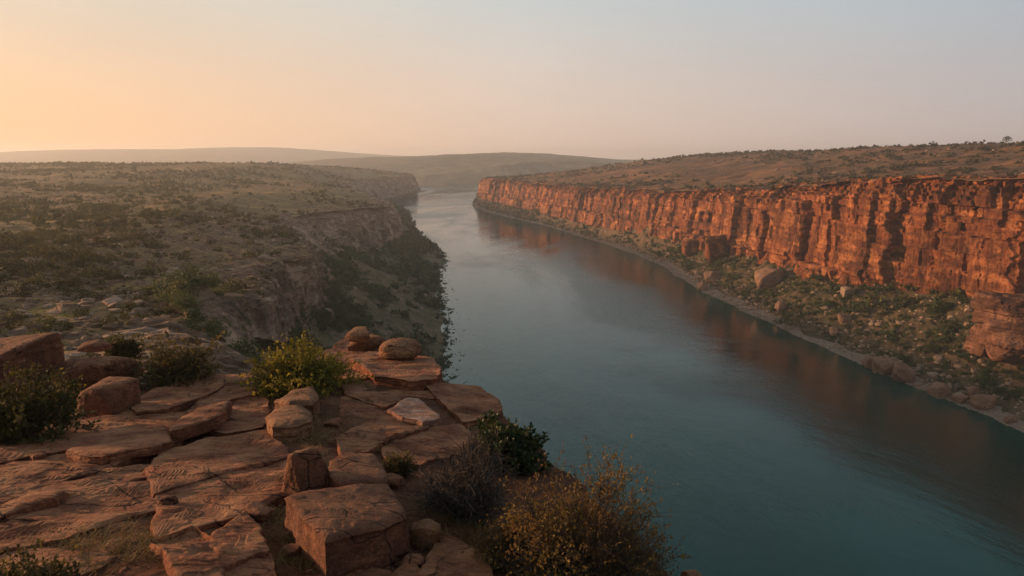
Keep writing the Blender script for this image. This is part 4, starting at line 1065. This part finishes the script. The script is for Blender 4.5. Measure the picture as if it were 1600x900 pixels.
M_L_LD = leaf_material('dull_green_leaves', [(0.026, 0.028, 0.010), (0.062, 0.054, 0.017), (0.12, 0.092, 0.023)], 3.0, 0.35)  # dull olive green of the leaves themselves
M_FLOWER = leaf_material('yellow_blossoms', [(0.30, 0.22, 0.02), (0.42, 0.30, 0.03)], 5.0, 0.4)
M_TWIG = rock_material('twig_bark', (0.06, 0.04, 0.028), (0.11, 0.075, 0.05), (0.17, 0.12, 0.085), 6, 0.002)
M_DEAD = rock_material('dead_twig_bark', (0.038, 0.027, 0.021), (0.08, 0.058, 0.045), (0.19, 0.145, 0.115), 6, 0.002)
bush('leafy yellow green bush glowing in the low sun behind the tan boulders', 472, 608, 190, 60, 1, M_L_YG, M_TWIG, 140, 11, 11, 0.048, stem_r=.008, flowers=(M_FLOWER, 160, .026))
bush('wispy olive brown bush behind the long pale slab', 285, 612, 160, 88, 2, M_L_OL, M_TWIG, 110, 9, 5, 0.055, wild=.4, stem_r=.007, flowers=(M_FLOWER, 140, .028), lift=-.1)
bush('dark green bush at the left edge below the huge angular boulder', 40, 690, 190, 100, 3, M_L_LD, M_TWIG, 100, 10, 8, 0.05, stem_r=.007)
bush('small bush with yellow tips between the left boulders', 112, 640, 70, 52, 4, M_L_LD, M_TWIG, 45, 8, 7, 0.04, stem_r=.006, flowers=(M_FLOWER, 150, .032))
bush('rounded dark green bush on the brink of the ledge', 792, 735, 128, 86, 5, M_L_DK, M_TWIG, 110, 11, 9, 0.05, wild=.15, stem_r=.006, lift=-.05)
bush('leafless grey tangle of dead twigs beside the dark green bush', 728, 802, 172, 112, 6, None, M_DEAD, 150, 9, 0, wild=.85, stem_r=.0095, twig_len=.42)
bush('leafless grey twigs spreading in front of the dark green bush', 765, 735, 90, 62, 16, None, M_DEAD, 50, 8, 0, wild=.7, stem_r=.008, twig_len=.42)
bush('large rusty and yellow bush filling the bottom right of the ledge', 900, 918, 320, 190, 7, M_L_OR, M_DEAD, 210, 12, 6, 0.026, wild=.5, stem_r=.005, dome=.8, lift=-.08)
bush('low golden brown bush between the dead twigs and the large rusty bush', 800, 880, 150, 84, 17, M_L_OR, M_DEAD, 110, 11, 5, 0.026, wild=.5, stem_r=.005, lift=-.03)
bush('sparse grey brown bush trailing over the brink at the bottom right', 985, 935, 165, 130, 8, M_L_OR, M_DEAD, 110, 12, 3, 0.022, wild=.6, stem_r=.004, lift=-.25)
bush('small dry tuft of stalks behind the low flat block', 622, 742, 66, 46, 9, M_L_OL, M_TWIG, 80, 7, 3, 0.03, wild=.3, stem_r=.003, name='dry_bush')
bush('dark straggly bush in the bottom left corner', 40, 950, 190, 88, 10, M_L_OL, M_TWIG, 70, 9, 7, 0.03, stem_r=.004)
bush('low green bush on the slope beyond the left boulders', 192, 560, 60, 34, 11, M_L_LD, M_TWIG, 70, 8, 7, 0.09, stem_r=.01, lift=-1.0)

# dry grass in the joints and hollows, pebbles
def blades(areas, seed, hgt):
    r = np.random.default_rng(seed); C, Hh = [], []
    for (cx, cy, sx_, sy_, n, hs) in areas:
        for q in range(n):
            p = pl(cx + r.normal(0, sx_), cy + r.normal(0, sy_), -0.03)
            k = r.integers(6, 12); C.append(p[None] + np.c_[r.normal(0, 0.035, (k, 2)), np.zeros(k)]); Hh.append(np.full(k, hs))
    C = np.concatenate(C); Hh = np.concatenate(Hh) * r.uniform(0.4, 1.2, len(C)) * hgt
    n = len(C); az = r.uniform(0, 6.283, n); bend = r.uniform(0.3, 1.5, n)
    k = np.linspace(0, 1, 4)[None, :]
    out_ = Hh[:, None] * bend[:, None] * k ** 1.7; up = Hh[:, None] * (k - 0.35 * bend[:, None] * k ** 2)
    mid_ = C[:, None] + np.stack([np.cos(az)[:, None] * out_, np.sin(az)[:, None] * out_, up], -1)
    side_ = np.stack([-np.sin(az), np.cos(az), 0 * az], 1)[:, None] * (0.0034 * (1 - 0.85 * k) * r.uniform(.7, 1.4, n)[:, None])[..., None]
    V = np.stack([mid_ - side_, mid_ + side_], 2).reshape(-1, 3)
    b0 = np.arange(n)[:, None] * 8 + np.arange(3)[None] * 2
    return V, np.stack([b0, b0 + 1, b0 + 3, b0 + 2], -1).reshape(-1, 4)
M_GRASS = leaf_material('dry_grass_blades', [(0.10, 0.055, 0.02), (0.19, 0.115, 0.04), (0.30, 0.19, 0.075)], 4.0, 0.25)
GR = [(515, 660, 16, 18, 60, 1.0), (455, 690, 30, 10, 60, .9), (500, 690, 14, 14, 40, .9), (418, 640, 5, 14, 24, 1.0), (400, 668, 26, 4, 26, .7), (575, 700, 16, 6, 40, 1.2), (432, 840, 16, 22, 90, .8), (470, 885, 28, 8, 60, .8), (190, 862, 50, 14, 150, .95), (240, 850, 22, 18, 90, 1.0), (110, 870, 40, 16, 70, .9), (640, 800, 20, 16, 40, .8), (700, 820, 22, 14, 50, 1.1), (760, 860, 26, 18, 90, 1.2), (620, 850, 14, 10, 24, .7), (246, 760, 3, 26, 22, .5), (540, 760, 60, 4, 10, .5), (690, 880, 30, 14, 40, .8), (150, 655, 40, 5, 30, .6), (230, 648, 30, 3, 14, .5), (660, 690, 30, 14, 30, .6), (560, 640, 22, 12, 24, .6), (425, 790, 16, 6, 30, .7), (800, 800, 20, 14, 40, 1.2)]
GR = [(a, b_, c_, d_, max(4, int(n_ * 0.5)), h_) for a, b_, c_, d_, n_, h_ in GR]
V, Qd = blades(GR, 31, 0.12)
obj('dry_grass', mesh_np('dry_grass', V, Qd), M_GRASS, kind='stuff', label='straw coloured dry grass in the joints of the ledge', category='grass')
r = np.random.default_rng(99); n = 3000
cx = r.uniform(0, 860, n); cy = r.uniform(600, 920, n)
PP = np.array([pl(a, b_, -0.02) for a, b_ in zip(cx, cy)])
ok = poly_sd(PP[:, 0], PP[:, 1], EP) < -0.1; PP = PP[ok]; n = len(PP)
rad = 0.009 * np.exp(r.normal(0, 0.6, n)); rad = np.minimum(rad, 0.05)
V, T = instances(STN[1], PP, np.stack([rad * 1.3, rad, rad * 0.7], 1), r.uniform(0, 6.28, n), r.integers(0, 7, n))
obj('gravel', mesh_np('gravel', V, T=T), M_BLOCK, kind='stuff', label='loose gravel on the ledge', category='gravel')


# ------------------------------------------------------------------ the air
m, nt, N, L = new_mat('air')
N.remove(N['Principled BSDF'])
vol = nt.nodes.new('ShaderNodeVolumePrincipled')
vol.inputs['Color'].default_value = (0.80, 0.82, 0.86, 1)
vol.inputs['Density'].default_value = 0.00021
vol.inputs['Anisotropy'].default_value = 0.35
L.new(vol.outputs[0], N['Material Output'].inputs['Volume'])
x0, x1, y0, y1, z0, z1 = -6300, 6300, -700, 8300, -40, 150
HV = [(x, y, z) for x in (x0, x1) for y in (y0, y1) for z in (z0, z1)]
HQ = [(0, 1, 3, 2), (4, 6, 7, 5), (0, 4, 5, 1), (2, 3, 7, 6), (0, 2, 6, 4), (1, 5, 7, 3)]
obj('haze', mesh_np('haze', HV, HQ), m, kind='stuff')
